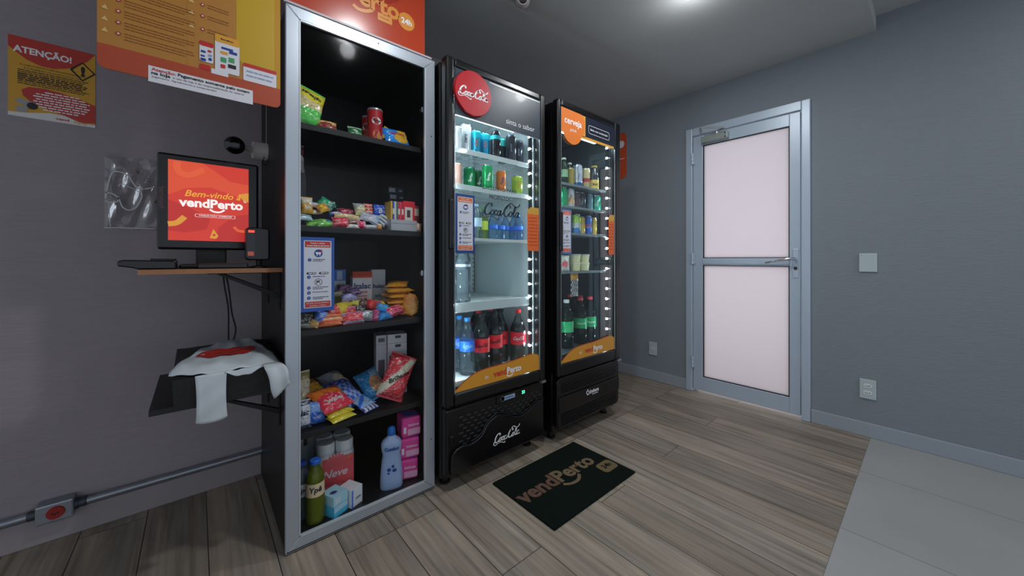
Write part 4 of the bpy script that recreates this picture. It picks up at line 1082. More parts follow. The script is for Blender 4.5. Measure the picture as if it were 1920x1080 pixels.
def pouch(name, cat, label, x, y, z, w, h, d, cols, pat='plain', lean=0, yaw=0, roll=0, text=None, tcol='f0f0f0', group=None, tw=.7, tv=.6, fin=True, trot=0):
    """a soft packet; x,y,z is the middle of its foot. lean: degrees it lies back from upright; roll: turn in its own plane"""
    SEED[0] += 1
    m, surf = pouch_mesh(w, h, d, SEED[0], pat)
    n = max(m.m) + 1
    M = Matrix.Rotation(radians(yaw), 4, 'Z') @ Matrix.Rotation(radians(-lean), 4, 'X') @ Matrix.Translation((0, 0, h / 2)) @ Matrix.Rotation(radians(roll), 4, 'Y') @ Matrix.Translation((0, 0, -h / 2))
    m.xf(M)
    lo = min(p[2] for p in m.v); m.v = [(p[0], p[1], p[2] - lo) for p in m.v]
    if .2 < x < .9:
        x = min(max(x, .2745 - min(p[0] for p in m.v)), .8255 - max(p[0] for p in m.v)); y = max(y, 1.5645 - min(p[1] for p in m.v))
    t = thing(name, (x, y, z + .0005), label, cat, group)
    ms = [wrapmat(c) for c in cols]
    while len(ms) < n: ms.append(ms[-1])
    b = part('wrapper', m, ms, t, smooth=True, world=False)
    if fin:
        f = MB()
        for vv in (0.0, 1.0):
            P = []
            for i in range(23):
                p = surf(i / 22, vv, 0); zz = .035 * h * (1 if vv else -1)
                q0 = M @ Vector((p[0], p[1] - .0008, p[2])); q1 = M @ Vector((p[0], p[1] + .0008, p[2])); q2 = M @ Vector((p[0], p[1] + .0008 + .001 * (i % 2), p[2] + zz)); q3 = M @ Vector((p[0], p[1] - .0008 + .001 * (i % 2), p[2] + zz))
                P += [tuple(a - Vector((0, 0, lo))) for a in (q0, q1, q2, q3)]
            F = []
            for i in range(22):
                for k in range(4): F.append((4 * i + k, 4 * i + (k + 1) % 4, 4 * i + 4 + (k + 1) % 4, 4 * i + 4 + k))
            f.add(P, F)
        f.v = [(p[0], p[1], max(p[2], 0.0)) for p in f.v]
        part('crimped_seal', f, cmat(cols[0]), t, world=False)
    if text:
        fl = Flat(lambda a, c, o: tuple(M @ Vector(surf(min(max(a, 0), 1), min(max(c, 0), 1), o + .001)) - Vector((0, 0, lo))), .0006)
        vs, fs, x0, x1, y0, y1 = text_mesh(text, .03, .15); k = tw / (x1 - x0); kv = k * w / h
        P = []
        ca, sa = cos(radians(trot)), sin(radians(trot))
        for (px, py) in vs:
            a_, b_ = (px - (x0 + x1) / 2) * k * w, (py - (y0 + y1) / 2) * k * w
            P.append(fl.fr(.5 + (a_ * ca - b_ * sa) / w, tv + (a_ * sa + b_ * ca) / h, .0006))
        fl.mb.add(P, fs, 0); part('lettering', fl.mb, mat('ink_' + tcol, tcol, .4), b, world=False)
    return t

def carton(name, cat, label, x, y, z, w, d, h, col, panels=(), texts=(), yaw=0, top=None, group=None, bev=.0015, sidep=()):
    """a box; panels/texts on its front in fractions (u0,u1,v0,v1,colour) and (string,u,v,width,colour)"""
    hw = abs(w / 2 * cos(radians(yaw))) + abs(d / 2 * sin(radians(yaw)))
    if .2 < x < .9: x = min(max(x, .270 + hw), .830 - hw)
    t = thing(name, (x, y, z + .0005), label, cat, group, rz=radians(yaw))
    m = MB().box(-w / 2, w / 2, -d / 2, d / 2, 0, h)
    b = part('box', m, cmat(col, .5, 0), t, bevel=bev, world=False)
    fr = frame_y(-d / 2); cs = []; f = Flat(fr, .0004)
    U = lambda a: -w / 2 + a * w; V = lambda a: a * h
    for (u0, u1, v0, v1, c) in panels:
        if c not in cs: cs.append(c)
        f.rect(U(u0), U(u1), V(v0), V(v1), cs.index(c), .0004 + .0002 * len(f.mb.f))
    for (u0, u1, v0, v1, c) in sidep:
        if c not in cs: cs.append(c)
        f2 = Flat(lambda u, v, o: (-w / 2 - o, -u, v), .0004); f2.rect(-d / 2 + u0 * d, -d / 2 + u1 * d, V(v0), V(v1), cs.index(c)); f.mb.add(f2.mb.v, f2.mb.f, cs.index(c))
    if cs: part('printed_panels', f.mb, [cmat(c, .5, 0) for c in cs], b, world=False)
    if texts:
        f = Flat(fr, .0022); ts = []
        for (s, u, v, tw, c) in texts:
            if c not in ts: ts.append(c)
            f.text(s, U(u), V(v), width=tw * w, bold=.03, mi=ts.index(c))
        part('lettering', f.mb, [mat('ink_' + c, c, .4) for c in ts], b, world=False)
    if top: part('lid', MB().box(-w / 2 - .0004, w / 2 + .0004, -d / 2 - .0004, d / 2 + .0004, h - .012 if top[1] is None else h - top[1], h + .0006), cmat(top[0], .5, 0), t, world=False)
    return t

OCC = []
def settle(x, y, z, R):
    # round things keep clear of one another: a later one goes further back on its shelf
    hi = None
    if .92 < x < 1.56: k = (y - .045) / y; x, y = x * k, y * k; hi = 1.464 - R
    elif x >= 1.6: k = (y - .026) / y; x, y = x * k, y * k; hi = 2.178 - R
    if hi: y = max(y, (1.531 if x < 1.56 else 1.5) + R); x = min(x, hi); x = max(x, .922 + R) if x < 1.5 else max(x, 1.644 + R)
    if .25 < x < .85 and y < 1.70: x = min(max(x, .2695 + R), .830 - R)
    while any(abs(z - c) < .05 and math.hypot(x - a, y - b) < (R + r) * 1.02 for a, b, c, r in OCC):
        x, y = x * (y + .004) / y, y + .004
        if hi: x = min(x, hi)
    OCC.append((x, y, z, R)); return x, y
def face_cam(x, y, k=.8): return -k * math.atan2(x, y)
def bottle(name, cat, label, x, y, z, Ht, R, cap, body='e9f1f2', drink=None, level=.86, lab=None, labz=(.40, .62), text=None, tcol='f2f2f2', group=None, script=False, cone=.60, neck=.32, bodym=None, ribs=0):
    x, y = settle(x, y, z, R)
    t = thing(name, (x, y, z + .0005), label, cat, group, rz=face_cam(x, y))
    n = R * neck
    prof = [(R * .80, 0), (R * .97, Ht * .025), (R, Ht * .07)]
    k0, k1 = labz
    if ribs:
        for i in range(ribs): zz = Ht * (.09 + (k0 - .12) * i / ribs); prof += [(R, zz), (R * .955, zz + Ht * (k0 - .12) / ribs * .5)]
    prof += [(R, Ht * (k0 - .02)), (R * .97, Ht * k0), (R * .97, Ht * k1), (R, Ht * (k1 + .015)), (R * .97, Ht * (cone + .04)), (R * .86, Ht * (cone + .11)), (R * .62, Ht * (cone + .20)), (n * 1.15, Ht * .89), (n, Ht * .91), (n, Ht * .955)]
    bm_ = bodym or glass('bottle_' + body, body, .8, .06, .03, body)
    part('bottle', MB().lathe(prof, 30), bm_, t, smooth=True, world=False)
    if drink:
        pr = [(r * .965, min(zz, Ht * level)) for r, zz in prof if zz < Ht * level]
        rl = pr[-1][0] * (.9 if level > cone + .05 else 1); pr += [(rl, Ht * level)]
        part('drink', MB().lathe([(a, b + .0008) for a, b in pr], 30), mat('drink_' + drink, drink, .12, spec=.6), t, smooth=True, world=False)
    part('cap', MB().lathe([(n * 1.22, Ht * .935), (n * 1.25, Ht * .94), (n * 1.25, Ht * .992), (n * 1.1, Ht)], 22), cmat(cap, .4, 0), t, smooth=True, world=False)
    if lab:
        lc = lab if isinstance(lab, (list, tuple)) else [lab]
        for i, c in enumerate(lc):
            z0 = Ht * (k0 + (k1 - k0) * i / len(lc)); z1 = Ht * (k0 + (k1 - k0) * (i + 1) / len(lc))
            lp = part('label', MB().lathe([(R * .985, z0), (R * .985, z1)], 30, capb=False, capt=False), cmat(c, .4, .2), t, smooth=True, world=False)
        if text or script:
            f = Flat(frame_cyl(R * .985), .0009)
            if script: cola(f, 0, Ht * (k0 + k1) / 2, R * 1.5)
            else: f.text(text, 0, Ht * (k0 + k1) / 2, width=R * 1.35, bold=.03, shear=.1)
            f.done('lettering', mat('ink_' + tcol, tcol, .4), lp, world=False)
    return t
def can(label, x, y, z, Ht, R, cols, text=None, tcol='f2f2f2', group=None, cat='can', shape='can', twist=0, trot=0):
    x, y = settle(x, y, z, R)
    t = thing('drink_can', (x, y, z + .0005), label, cat, group, rz=face_cam(x, y) + radians(twist))
    lv = [0] + [c[1] for c in cols[:-1]] + [1] if isinstance(cols[0], tuple) else [0, 1]
    cc = [c[0] for c in cols] if isinstance(cols[0], tuple) else cols
    z0, z1 = .05 * Ht, .92 * Ht
    m = MB()
    m.lathe([(R * .80, 0), (R, z0)], 30, capt=False)
    for i, c in enumerate(cc):
        m.lathe([(R, z0 + (z1 - z0) * lv[i]), (R, z0 + (z1 - z0) * lv[i + 1])], 30, mi=i, capb=False, capt=False)
    m.lathe([(R, z1), (R * .86, Ht * .975)], 30, mi=len(cc) - 1, capb=False, capt=False)
    b = part('can_body', m, [mat('can_' + c, vivid(c, 1.6), .25, .45, var=.05) for c in cc], t, smooth=True, world=False)
    part('lid', MB().lathe([(R * .86, Ht * .97), (R * .88, Ht), (R * .80, Ht), (R * .78, Ht * .985)], 30), CHROME, t, smooth=True, world=False)
    if text:
        f = Flat(frame_cyl(R), .0008); f.text(text, 0, Ht * .5, width=R * 1.5, bold=.03, rot=radians(trot), shear=.1)
        f.done('lettering', mat('ink_' + tcol, tcol, .4), b, world=False)
    return t
X = bearing_x
def PX(u, y): return (X(u, y) * cos(YAW) + y * sin(YAW)) / FOC      # metres per photo pixel there

# ------------------------------------------------------------------ top shelf
z = SH[0]; y = 1.66
pouch('crisp_bag', 'snack bag', 'green and yellow crisp bag leaning at the left end of the top shelf', X(573, y), y, z, .115, .165, .05, ['3f9a3c', 'c9b98a', 'd0c23a'], 'thirds', 12, 10, 14, text='sensação', tcol='17351c', tv=.80, trot=-8)
pouch('sweet_bag', 'snack bag', 'small dark red sweet bag beside the green crisp bag', X(610, y), y - .03, z, .075, .05, .03, ['6e221c', 'b89a62'], 'half', 35, -8, 0)
pouch('snack_bar', 'snack bar', 'thin white wrapped stick lying alone on the top shelf', X(638, y), y + .01, z, .06, .020, .010, ['b9b4b6'], 'plain', 80, -10)
pouch('snack_bag', 'snack bag', 'dark green snack bag behind the red crisp tube', X(668, y + .06), y + .06, z, .07, .075, .035, ['1f5a34', 'c9ccc4'], 'ends', 10, 0)
def tube(x, y, lab, h, r, tw, sticker=True):
    t = thing('crisp_tube', (x, y, z + .0005), lab, 'snack tube', rz=face_cam(x, y) + tw)
    b = part('tube', MB().lathe([(r, 0), (r, h)], 32), mat('tube_red', 'b5232b', .35, coat=.3), t, smooth=True, world=False)
    part('rim', MB().lathe([(r * 1.04, h - .006), (r * 1.05, h), (r * 1.0, h + .003)], 32), mat('rim_silver', 'b9b2b4', .25, .6), t, smooth=True, world=False)
    f = Flat(frame_cyl(r), .0008); f.disc(0, h * .62, r * .62, 0, ry=.016); f.disc(0, h * .22, r * .5, 1, ry=.018).disc(r * .5, h * .12, r * .4, 1, ry=.013, off=.0012)
    f.text('Pringles', 0, h * .62, width=r * 1.0, height=.011, bold=.02, mi=2, off=.0016)
    f.done('label_print', [mat('ink_f2f2f2', 'f2f2f2', .4), mat('chip_tan', 'c98a4a', .5), INK], b, world=False)
tube(X(703, y), y, 'red cardboard crisp tube in front on the top shelf', .146, .033, .15)
tube(X(692, y + .07), y + .07, 'second red crisp tube half hidden behind the front one', .132, .031, -.5)
pouch('snack_bag', 'snack bag', 'golden yellow snack bag behind the blue one on the top shelf', X(735, y + .06), y + .06, z, .100, .090, .03, ['c99a2c', 'e3cf9a'], 'band', 15, 0, 24)
pouch('snack_bag', 'snack bag', 'bright blue snack bag with red lettering right on the top shelf', X(746, y - .01), y - .01, z, .132, .086, .040, ['1c6fb5', 'd6a53a'], 'cookie', 22, 8, -6, text='Club Social', tcol='c4344a', tv=.62, tw=.6)
# narrow box with a silver pack on it, at the left end of the second shelf
z = SH[1]
tag(part('dark_carton', MB().box(.272, .352, 1.735, 1.80, z + .0005, 1.448), mat('dark_carton', '1d1b1f', .5, var=.2, vscale=60, stretch=(8, 8, .2)), bevel=.001), 'tall narrow dark carton behind the left door stile', 'box')
pouch('toy_pack', 'packet', 'silver grey blister pack on top of the dark carton', .318, 1.76, 1.4485, .070, .120, .026, ['8a8288', 'c9c9cf', '5a3434'], 'thirds', 6, 5)

# ------------------------------------------------------------------ second shelf: bars, wafers, boxes
def bar(u, w, y, wd, h, d, cols, label, pat='plain', lean=70, yaw=0, roll=0, name='snack_bar', cat='snack bar', group='sweets and bars on the second shelf', zs=None, **k):
    zb = max(z + .0, (level_z(u, w, y) if zs is None else zs))
    return pouch(name, cat, label, X(u, y), y, zb, wd * 1.12, h * 1.22, d * 1.25, cols, pat, lean, yaw, roll, group=group, **k)
y = 1.63
bar(573, 414, y, .050, .024, .016, ['aac3c6', '4f7c8a'], 'white and teal bar at the front left corner', 'band', 50, 6)
bar(593, 417, y, .075, .028, .016, ['5f9a3a', '3e7a2c'], 'lime green bar lying slantwise at the front left', 'spot', 55, -20, -20, zs=z)
bar(612, 423, y - .01, .062, .020, .014, ['4f8f34'], 'second lime green bar, low at the shelf front', 'plain', 40, 0, -8, zs=z)
bar(610, 416, y + .035, .060, .024, .018, ['24508f', '1c3c74'], 'blue wrapped bar behind the lime green bars', 'half', 45, 0, -22, zs=z + .004)
bar(588, 402, y + .03, .065, .018, .014, ['c8bfae', 'a88a70'], 'cream bar with brown end above the lime green bar', 'side', 70, 12)
bar(576, 401, y + .03, .042, .056, .024, ['c7952a', 'e8e0d0', '3c2a20'], 'amber packet with a white corner by the left stile', 'half', 12, 5, text='bis', tcol='f2f2f2', tv=.35, tw=.5)
bar(597, 391, y + .05, .085, .018, .014, ['b9b3bb', '6a5a80'], 'long pale silver bar at the back on the left heap', 'stripes', 40, 5, 6)
bar(606, 400, y + .02, .042, .032, .020, ['d3a928', 'c78a4a'], 'sunny yellow bar on the left heap', 'side', 35, 0, -30)
bar(613, 398, y + .045, .060, .040, .024, ['127a4f', '0c5f50'], 'emerald green foil packet topping the left heap', 'side', 30, 0, 38)
bar(617, 388, y + .07, .05, .020, .014, ['9fb3ae'], 'mint silver bar sticking out behind the green foil', 'plain', 20, 5)
bar(632, 408, y + .05, .055, .022, .018, ['1d2e66', 'b0b4d0'], 'navy blue bar in the gap beside the red pack', 'band', 40)
bar(652, 406, y + .06, .075, .030, .022, ['8e1f3a', '5c1226'], 'dark crimson pack at the back of the heap', 'side', 35, 0)
bar(640, 429, y - .012, .062, .036, .030, ['b9293f', 'd05060'], 'bright red pack in the middle of the shelf front', 'ends', 20, 5, zs=z)
bar(652, 411, y + .02, .095, .020, .014, ['d4c49a', 'b89a50'], 'long gold and cream bar over the red pack', 'stripes', 45, 0, 4)
bar(680, 405, y + .04, .058, .048, .036, ['a9a580', '8a8f90'], 'pale olive grey pack on the heap behind the wafers', 'half', 30, 8)
bar(666, 421, y + .01, .045, .022, .016, ['6d3f3a', 'd9d5d0'], 'brown and white bar beside the red pack', 'stripes', 40, 0)
bar(662, 430, y - .015, .046, .014, .012, ['cfcfca'], 'small white bar at the very front', 'plain', 40, 0, zs=z)
bar(679, 431, y - .012, .036, .028, .024, ['a81f4a', 'e0b0b8'], 'magenta round sweet tube at the front edge', 'side', 30, 0, zs=z)
bar(692, 402, y + .03, .035, .040, .020, ['d0472c', 'c8c0b8'], 'orange red packet beside the navy pack', 'stripes', 15, 5)
bar(694, 419, y + .005, .075, .036, .022, ['c6c8d2', '8f9fb8'], 'silver white crinkled pack before the navy pack', 'diag', 40, -12, 18)
bar(700, 431, y - .01, .070, .014, .016, ['9aa0a8', 'd8d4d2'], 'flat silver bar lying along the front edge', 'stripes', 40, 0, zs=z)
bar(712, 404, y + .05, .052, .040, .020, ['1b44a0', 'e2e6f0'], 'royal blue pack with a white letter before the dark boxes', 'plain', 10, 0, text='B', tcol='e8ecf4', tw=.3, tv=.4)
for k in range(4):
    bar(704 + 7 * k, 428, y + .012 * k, .062, .016, .016, [('c9d2dc', '5a6474')[0], '5d6470'], ['white and grey tube lying lowest', 'white and grey tube, second in its row', 'white and grey tube, third in its row', 'white and grey tube nearest the tray'][k] + ' beside the white tray', 'ends', 35, 20, 42, zs=z + .004 + .009 * k)
bar(712, 433, y - .02, .020, .022, .016, ['c9863a', 'e6d9c0'], 'tiny orange sweet before the silver tubes', 'half', 20, 0, zs=z)
# white tray of chocolate boxes
xa, xb = X(731, 1.62), X(779, 1.62)
t = thing('display_tray', ((xa + xb) / 2, 1.62, z), 'white cardboard tray holding upright wafer packets', 'tray')
z += .0005
mm = MB().box(xa, xb, 1.605, 1.608, z, z + .050).box(xa, xb, 1.70, 1.703, z, z + .050).box(xa, xa + .003, 1.608, 1.70, z, z + .05).box(xb - .003, xb, 1.608, 1.70, z, z + .05).box(xa + .003, xb - .003, 1.608, 1.70, z, z + .003)
part('tray_body', mm, mat('tray_white', 'b9bcc2', .5), t, bevel=.0006, seg=1)
part('fold_line', MB().box(xa + .004, xb - .004, 1.6042, 1.605, z + .032, z + .034), mat('tray_fold', '8f949c', .5), t)
z -= .0005
row = [('b5902c', 'yellow wrapped wafer, first in the white tray'), ('2c3f9a', 'blue wrapped wafer in the white tray'), ('b9b4b0', 'white wrapped wafer in the white tray'), ('3c5f50', 'dark green wafer in the white tray'),
       ('a82440', 'crimson wafer left in the white tray'), ('b83a48', 'lighter red wafer beside the crimson one'), ('8e1c34', 'deep red wafer next to the big red box')]
wx = xa + .004
for (c, lb) in row:
    carton('wafer_packet', 'chocolate packet', lb, wx + .0044, 1.655, z + .0032, .0082, .07, .132, c, [(0, 1, .55, .75, 'd8d0c8')] if c in ('a82440', '2c3f9a', '8e1c34') else (), group='wafers in the white tray')
    wx += .0088
bw = xb - .004 - wx
carton('chocolate_box', 'chocolate box', 'large red chocolate box with a white picture in the tray', wx + bw / 2, 1.655, z + .0032, bw, .07, .138, 'b81f30', [(.12, .8, .30, .80, 'd8d0c8'), (.3, .6, .45, .7, '3c2a28'), (.1, .9, .1, .2, 'e0c8c8')], top=('c0202e', .02))
carton('chocolate_box', 'chocolate box', 'brown red box with a cream square right of the tray', xb + .018, 1.665, z, .028, .04, .128, '6e2024', [(.1, .9, .62, .90, 'b8a89a')], top=('8a2838', .014))
carton('chocolate_box', 'chocolate box', 'dark navy box at the right end of the second shelf', .814, 1.735, z, .026, .06, .122, '272f52', [(.1, .8, .7, .8, 'b4bccf')])
bar(788, 436, 1.612, .028, .034, .018, ['b08a70', 'd9c0a8'], 'crumpled beige packet at the right of the tray', 'diag', 15, 0, 10, zs=z)
for k in range(7):
    t = carton('dark_box', 'box', ['lowest of the stacked dark boxes behind the wafers', 'dark box, second from the bottom of its stack', 'dark box, third from the bottom of its stack', 'middle dark box of the stack behind the wafers', 'dark box, third from the top of its stack', 'dark box, second from the top of its stack', 'topmost dark box with pale end, behind the wafers'][k],
           X(739, 1.86) - .006 + .002 * (k % 2), 1.86, z + .0345 * k, .080, .09, .0335, '1c2028', [(.05, .45, .2, .8, '7a7f88' if k > 3 else '4a4f58'), (.68, .9, .35, .6, '6a7078')], yaw=-4 + 2 * (k % 3), group='dark boxes stacked behind the wafers')

# ------------------------------------------------------------------ third shelf: sweets, cartons, noodles
z = SH[2]; y = 1.80
def bar3(*a, **k):
    k.setdefault('group', 'sweets heaped on the third shelf'); return bar(*a, **k)
carton('milk_powder_box', 'carton', 'tall white and blue carton with a yellow foot behind the sticker', X(637, 1.90), 1.90, z, .052, .05, .225, 'c3cbd0', [(0, 1, .76, 1, '2f569c'), (.25, .7, .78, .97, '9fb0cc'), (0, 1, 0, .52, 'b5a94a'), (.1, .9, .58, .64, '8fb0b8')], yaw=-14)
carton('cream_carton', 'carton', 'white cream carton with orange top, in front of its pair', X(677, 1.84), 1.84, z, .088, .07, .215, 'cfcdd0', [(0, 1, .86, 1, 'd2512f'), (.25, .75, .44, .47, 'd07a70')], [('Italac', .5, .68, .86, '1c2c66'), ('creme', .5, .54, .5, 'c9506a')], yaw=-8, top=('cf4a28', .024), sidep=[(.6, .8, .1, .75, '9a9aa4')])
carton('cream_carton', 'carton', 'plain white cream carton right behind the orange topped one', X(707, 1.90), 1.90, z, .070, .06, .222, 'bfc1c6', [], [('Italac', .52, .62, .80, '1c2c66'), ('leite', .5, .40, .5, '70809a')], yaw=-8)
def roll_pack(u, w, y, r, l, c, cap, label, yaw=0, zb=None):
    zz = level_z(u, w, y) if zb is None else zb
    t = thing('biscuit_roll', (X(u, y), y, max(zz, z) + .0005), label, 'biscuit roll', 'sweets heaped on the third shelf', rz=radians(yaw))
    part('wrapper', MB().lathe([(r * .55, -l / 2), (r * .9, -l / 2 + .004), (r, -l / 2 + .012), (r, l / 2 - .012), (r * .9, l / 2 - .004), (r * .55, l / 2)], 24, (0, 0, r), 'y'), cmat(c), t, smooth=True, world=False)
    part('end_fold', MB().lathe([(r * .30, -l / 2 - .002), (r * .62, -l / 2 - .001), (r * .86, -l / 2 + .004)], 20, (0, 0, r), 'y'), cmat(cap), t, smooth=True, world=False)
bar3(651, 554, 1.80, .070, .045, .030, ['5c2c4c', '8a6a90'], 'plum coloured packet before the cream cartons', 'diag', 50, 0, 10)
bar3(664, 556, 1.78, .060, .035, .025, ['4a2c66', 'c0a0c8'], 'dark violet packet leaning on the cream carton', 'stripes', 45, 0, -10)
bar3(634, 557, 1.79, .060, .030, .020, ['b0a88c', '4c443c'], 'beige foil packet at the foot of the blue carton', 'diag', 55, 0, 12)
roll_pack(643, 590, 1.70, .029, .11, 'c9b02c', 'dcc84a', 'yellow biscuit roll on the left of the heap', -38, z + .030)
roll_pack(688, 571, 1.74, .025, .10, 'b5242c', 'd0403c', 'red biscuit roll with its end facing out', 18, z + .038)
roll_pack(707, 572, 1.75, .024, .09, 'c0b030', 'b8a828', 'yellow biscuit roll before the white carton', 8, z + .030)
bar3(656, 566, 1.72, .060, .030, .025, ['7f7fa8', '4a4a70'], 'lilac grey sweet packet in the middle', 'half', 50, 0, 0)
bar3(666, 577, 1.71, .055, .034, .025, ['a8a040', '4c3c2c'], 'olive and brown sweet packet below the lilac one', 'diag', 50, 0, 20)
bar3(683, 580, 1.71, .055, .040, .030, ['2c1a18', '5c3a30'], 'dark brown chocolate packet below the red roll', 'diag', 45, 0, -20)
bar3(698, 583, 1.72, .055, .036, .030, ['38201c', '6a4a3c'], 'dark chocolate packet left of the pink one', 'stripes', 45, 10, 12)
bar3(675, 588, 1.68, .05, .030, .022, ['241816', '403030'], 'black brown sweet packet low in the heap', 'plain', 40, 0, 12)
bar3(654, 594, 1.665, .058, .036, .034, ['a82c34', 'a0a4c0'], 'red box of sweets with a pale blue edge', 'ends', 12, 0, 0)
bar3(664, 612, 1.615, .082, .040, .032, ['b0303a', '9aa0bc'], 'long red and pale blue pack at the shelf front', 'ends', 25, 6, 0, zs=z)
bar3(627, 594, 1.655, .046, .040, .036, ['b02c26', 'c84438'], 'round red sweet bag beside the sticker', 'spot', 25, 0, 0)
bar3(627, 608, 1.62, .105, .044, .020, ['d07040', 'e8b890'], 'orange wafer pack with pale stripes at the front', 'stripes', 62, 4, 4, zs=z + .012)
bar3(621, 618, 1.605, .085, .020, .016, ['b5562c'], 'flat orange pack lowest at the shelf front', 'plain', 60, 4, 0, zs=z)
bar3(602, 612, 1.625, .042, .052, .024, ['23489a', '6a88c0'], 'blue sweet packet below the rules sticker', 'diag', 30, 0, 20, zs=z)
bar3(590, 618, 1.61, .040, .030, .016, ['a8864c', 'd0b070'], 'gold triangular packet left of the orange packs', 'plain', 50, 0, 30, zs=z)
bar3(571, 616, 1.62, .060, .050, .030, ['26241f', '8a8c84'], 'black packet with silver edge by the left stile', 'ends', 40, 0, 8, zs=z)
bar3(710, 585, 1.70, .055, .042, .030, ['9c2450', 'c04070'], 'magenta packet next to the pale blue ones', 'side', 35, 0, 0)
bar3(742, 596, 1.64, .090, .040, .034, ['b02848', 'd87a90'], 'shiny raspberry red bag before the noodle packets', 'stripes', 40, 10, -12, zs=z + .006)
bar3(719, 592, 1.65, .052, .034, .028, ['1f86c4', '60b0e0'], 'sky blue packet, upper of the two', 'band', 35, 0, 16, zs=z + .026)
bar3(723, 603, 1.625, .058, .028, .022, ['2a7cbc', '1c5c9c'], 'sky blue packet, lower of the two', 'half', 40, 0, -8, zs=z)
bar3(690, 603, 1.63, .080, .044, .026, ['5c6468', 'b4bcc0'], 'crinkled silver foil packet at the shelf front', 'diag', 50, 0, 10, zs=z)
bar3(706, 606, 1.62, .026, .040, .022, ['8c2c5c', 'a04878'], 'small violet packet before the sky blue ones', 'plain', 20, 0, 12, zs=z)
NOO = [(762, 601, 1.665, .085, .10, .026, 0, 'lowest of the yellow noodle packets'), (757, 594, 1.675, .105, .11, .026, 6, 'yellow noodle packet second from the bottom'), (750, 582, 1.68, .125, .11, .027, -4, 'yellow noodle packet in the middle of the pile'),
       (748, 570, 1.68, .125, .11, .027, 4, 'yellow noodle packet second from the top'), (746, 556, 1.68, .120, .11, .028, -6, 'topmost full yellow noodle packet')]
for k, (u, w, yy, wd, h, d, ya, lb) in enumerate(NOO):
    pouch('noodle_packet', 'noodle packet', lb, X(u, yy + .05), yy, z + .0008 + .0266 * k, wd * 1.06, h * 1.15, d * 1.08, ['c98d26', 'a5661c', 'dca840'], ['edge', 'side', 'stripes', 'side', 'spot'][k], 88, ya, 0, group='yellow noodle packets on the third shelf')
pouch('noodle_packet', 'noodle packet', 'yellow noodle packet tilted on top of the pile', X(765, 1.74), 1.70, z + .137, .10, .10, .022, ['c48a26', 'b0701c'], 'side', 80, -30, 0)
pouch('noodle_packet', 'noodle packet', 'yellow noodle packet standing upright at the right', X(792, 1.665), 1.665, z, .030, .11, .07, ['c4892c', 'a8681c'], 'half', 4, 60, 0)

# ------------------------------------------------------------------ fourth shelf
z = SH[3]
pouch('rice_bag', 'food bag', 'speckled cream bag standing tall at the left end', X(569, 1.74), 1.74, z, .060, .190, .05, ['b5ad92', '8a7f50', 'c9c4b8'], 'edge', 4, 10)
pouch('milk_pouch', 'food bag', 'white pouch with black stripes and dark lettering at the front left', X(570, 1.635), 1.635, z, .052, .105, .035, ['c6ccd6', '2c3350', 'b02c34'], 'ends', 6, 6, text='lac', tcol='1c2448', tw=.6)
pouch('blue_bag', 'food bag', 'round blue banded bag beside the white pouch', X(594, 1.65), 1.65, z, .068, .085, .055, ['1d4c9c', '6c8cc0'], 'half', 8, 0)
pouch('pasta_bag', 'food bag', 'big mustard yellow bag lying behind the blue one', X(605, 1.73), 1.70, z, .115, .185, .100, ['b5842a', 'a5601f', 'c99a48'], 'ends', 64, 22, text='pasta', tcol='8a4c20', tv=.7, tw=.5)
pouch('cereal_bag', 'food bag', 'clear grey patterned bag behind the blue gingham one', X(645, 1.90), 1.86, z, .115, .15, .085, ['7a7c84', 'a89a88'], 'spot', 60, 30)
pouch('bread_bag', 'food bag', 'royal blue gingham bag in the middle of the shelf', X(664, 1.74), 1.70, z + .002, .115, .165, .065, ['274fa8', 'a9b8dc', '1f3a8c'], 'plaid', 62, 26)
pouch('wafer_packet', 'biscuit packet', 'orange to red wafer packet resting on the yellow ones', X(634, 1.65), 1.625, z + .040, .140, .13, .045, ['b52c40', 'd8702c', 'e0a060'], 'half', 66, 22, text='wafer', tcol='e8d8d8', tw=.6, tv=.30)
pouch('biscuit_packet', 'biscuit packet', 'olive yellow biscuit packet under the wafers', X(640, 1.63), 1.615, z + .018, .115, .06, .020, ['a89a30', '6c5c20'], 'half', 78, 20)
pouch('biscuit_packet', 'biscuit packet', 'bright yellow biscuit packet lowest at the shelf front', X(645, 1.615), 1.600, z, .110, .05, .020, ['c4b42c', 'd8cc50'], 'ends', 78, 20)
pouch('biscuit_packet', 'biscuit packet', 'blue and silver biscuit packet, upper of two at the front', X(688, 1.66), 1.645, z + .018, .085, .075, .020, ['7f98b8', '2c5cac', '1f7cb8'], 'diag', 74, 24)
pouch('biscuit_packet', 'biscuit packet', 'navy and white ribbed packet under the blue and silver one', X(696, 1.64), 1.625, z, .085, .05, .018, ['2b3674', 'b8bcc8'], 'vstripes', 74, 24)
pouch('cookie_bag', 'food bag', 'turquoise blue cookie bag leaning on the white cartons', X(697, 1.76), 1.735, z, .115, .140, .060, ['1c6c9c', 'a87a58', '8fc0dc'], 'cookie', 40, -10, -22)
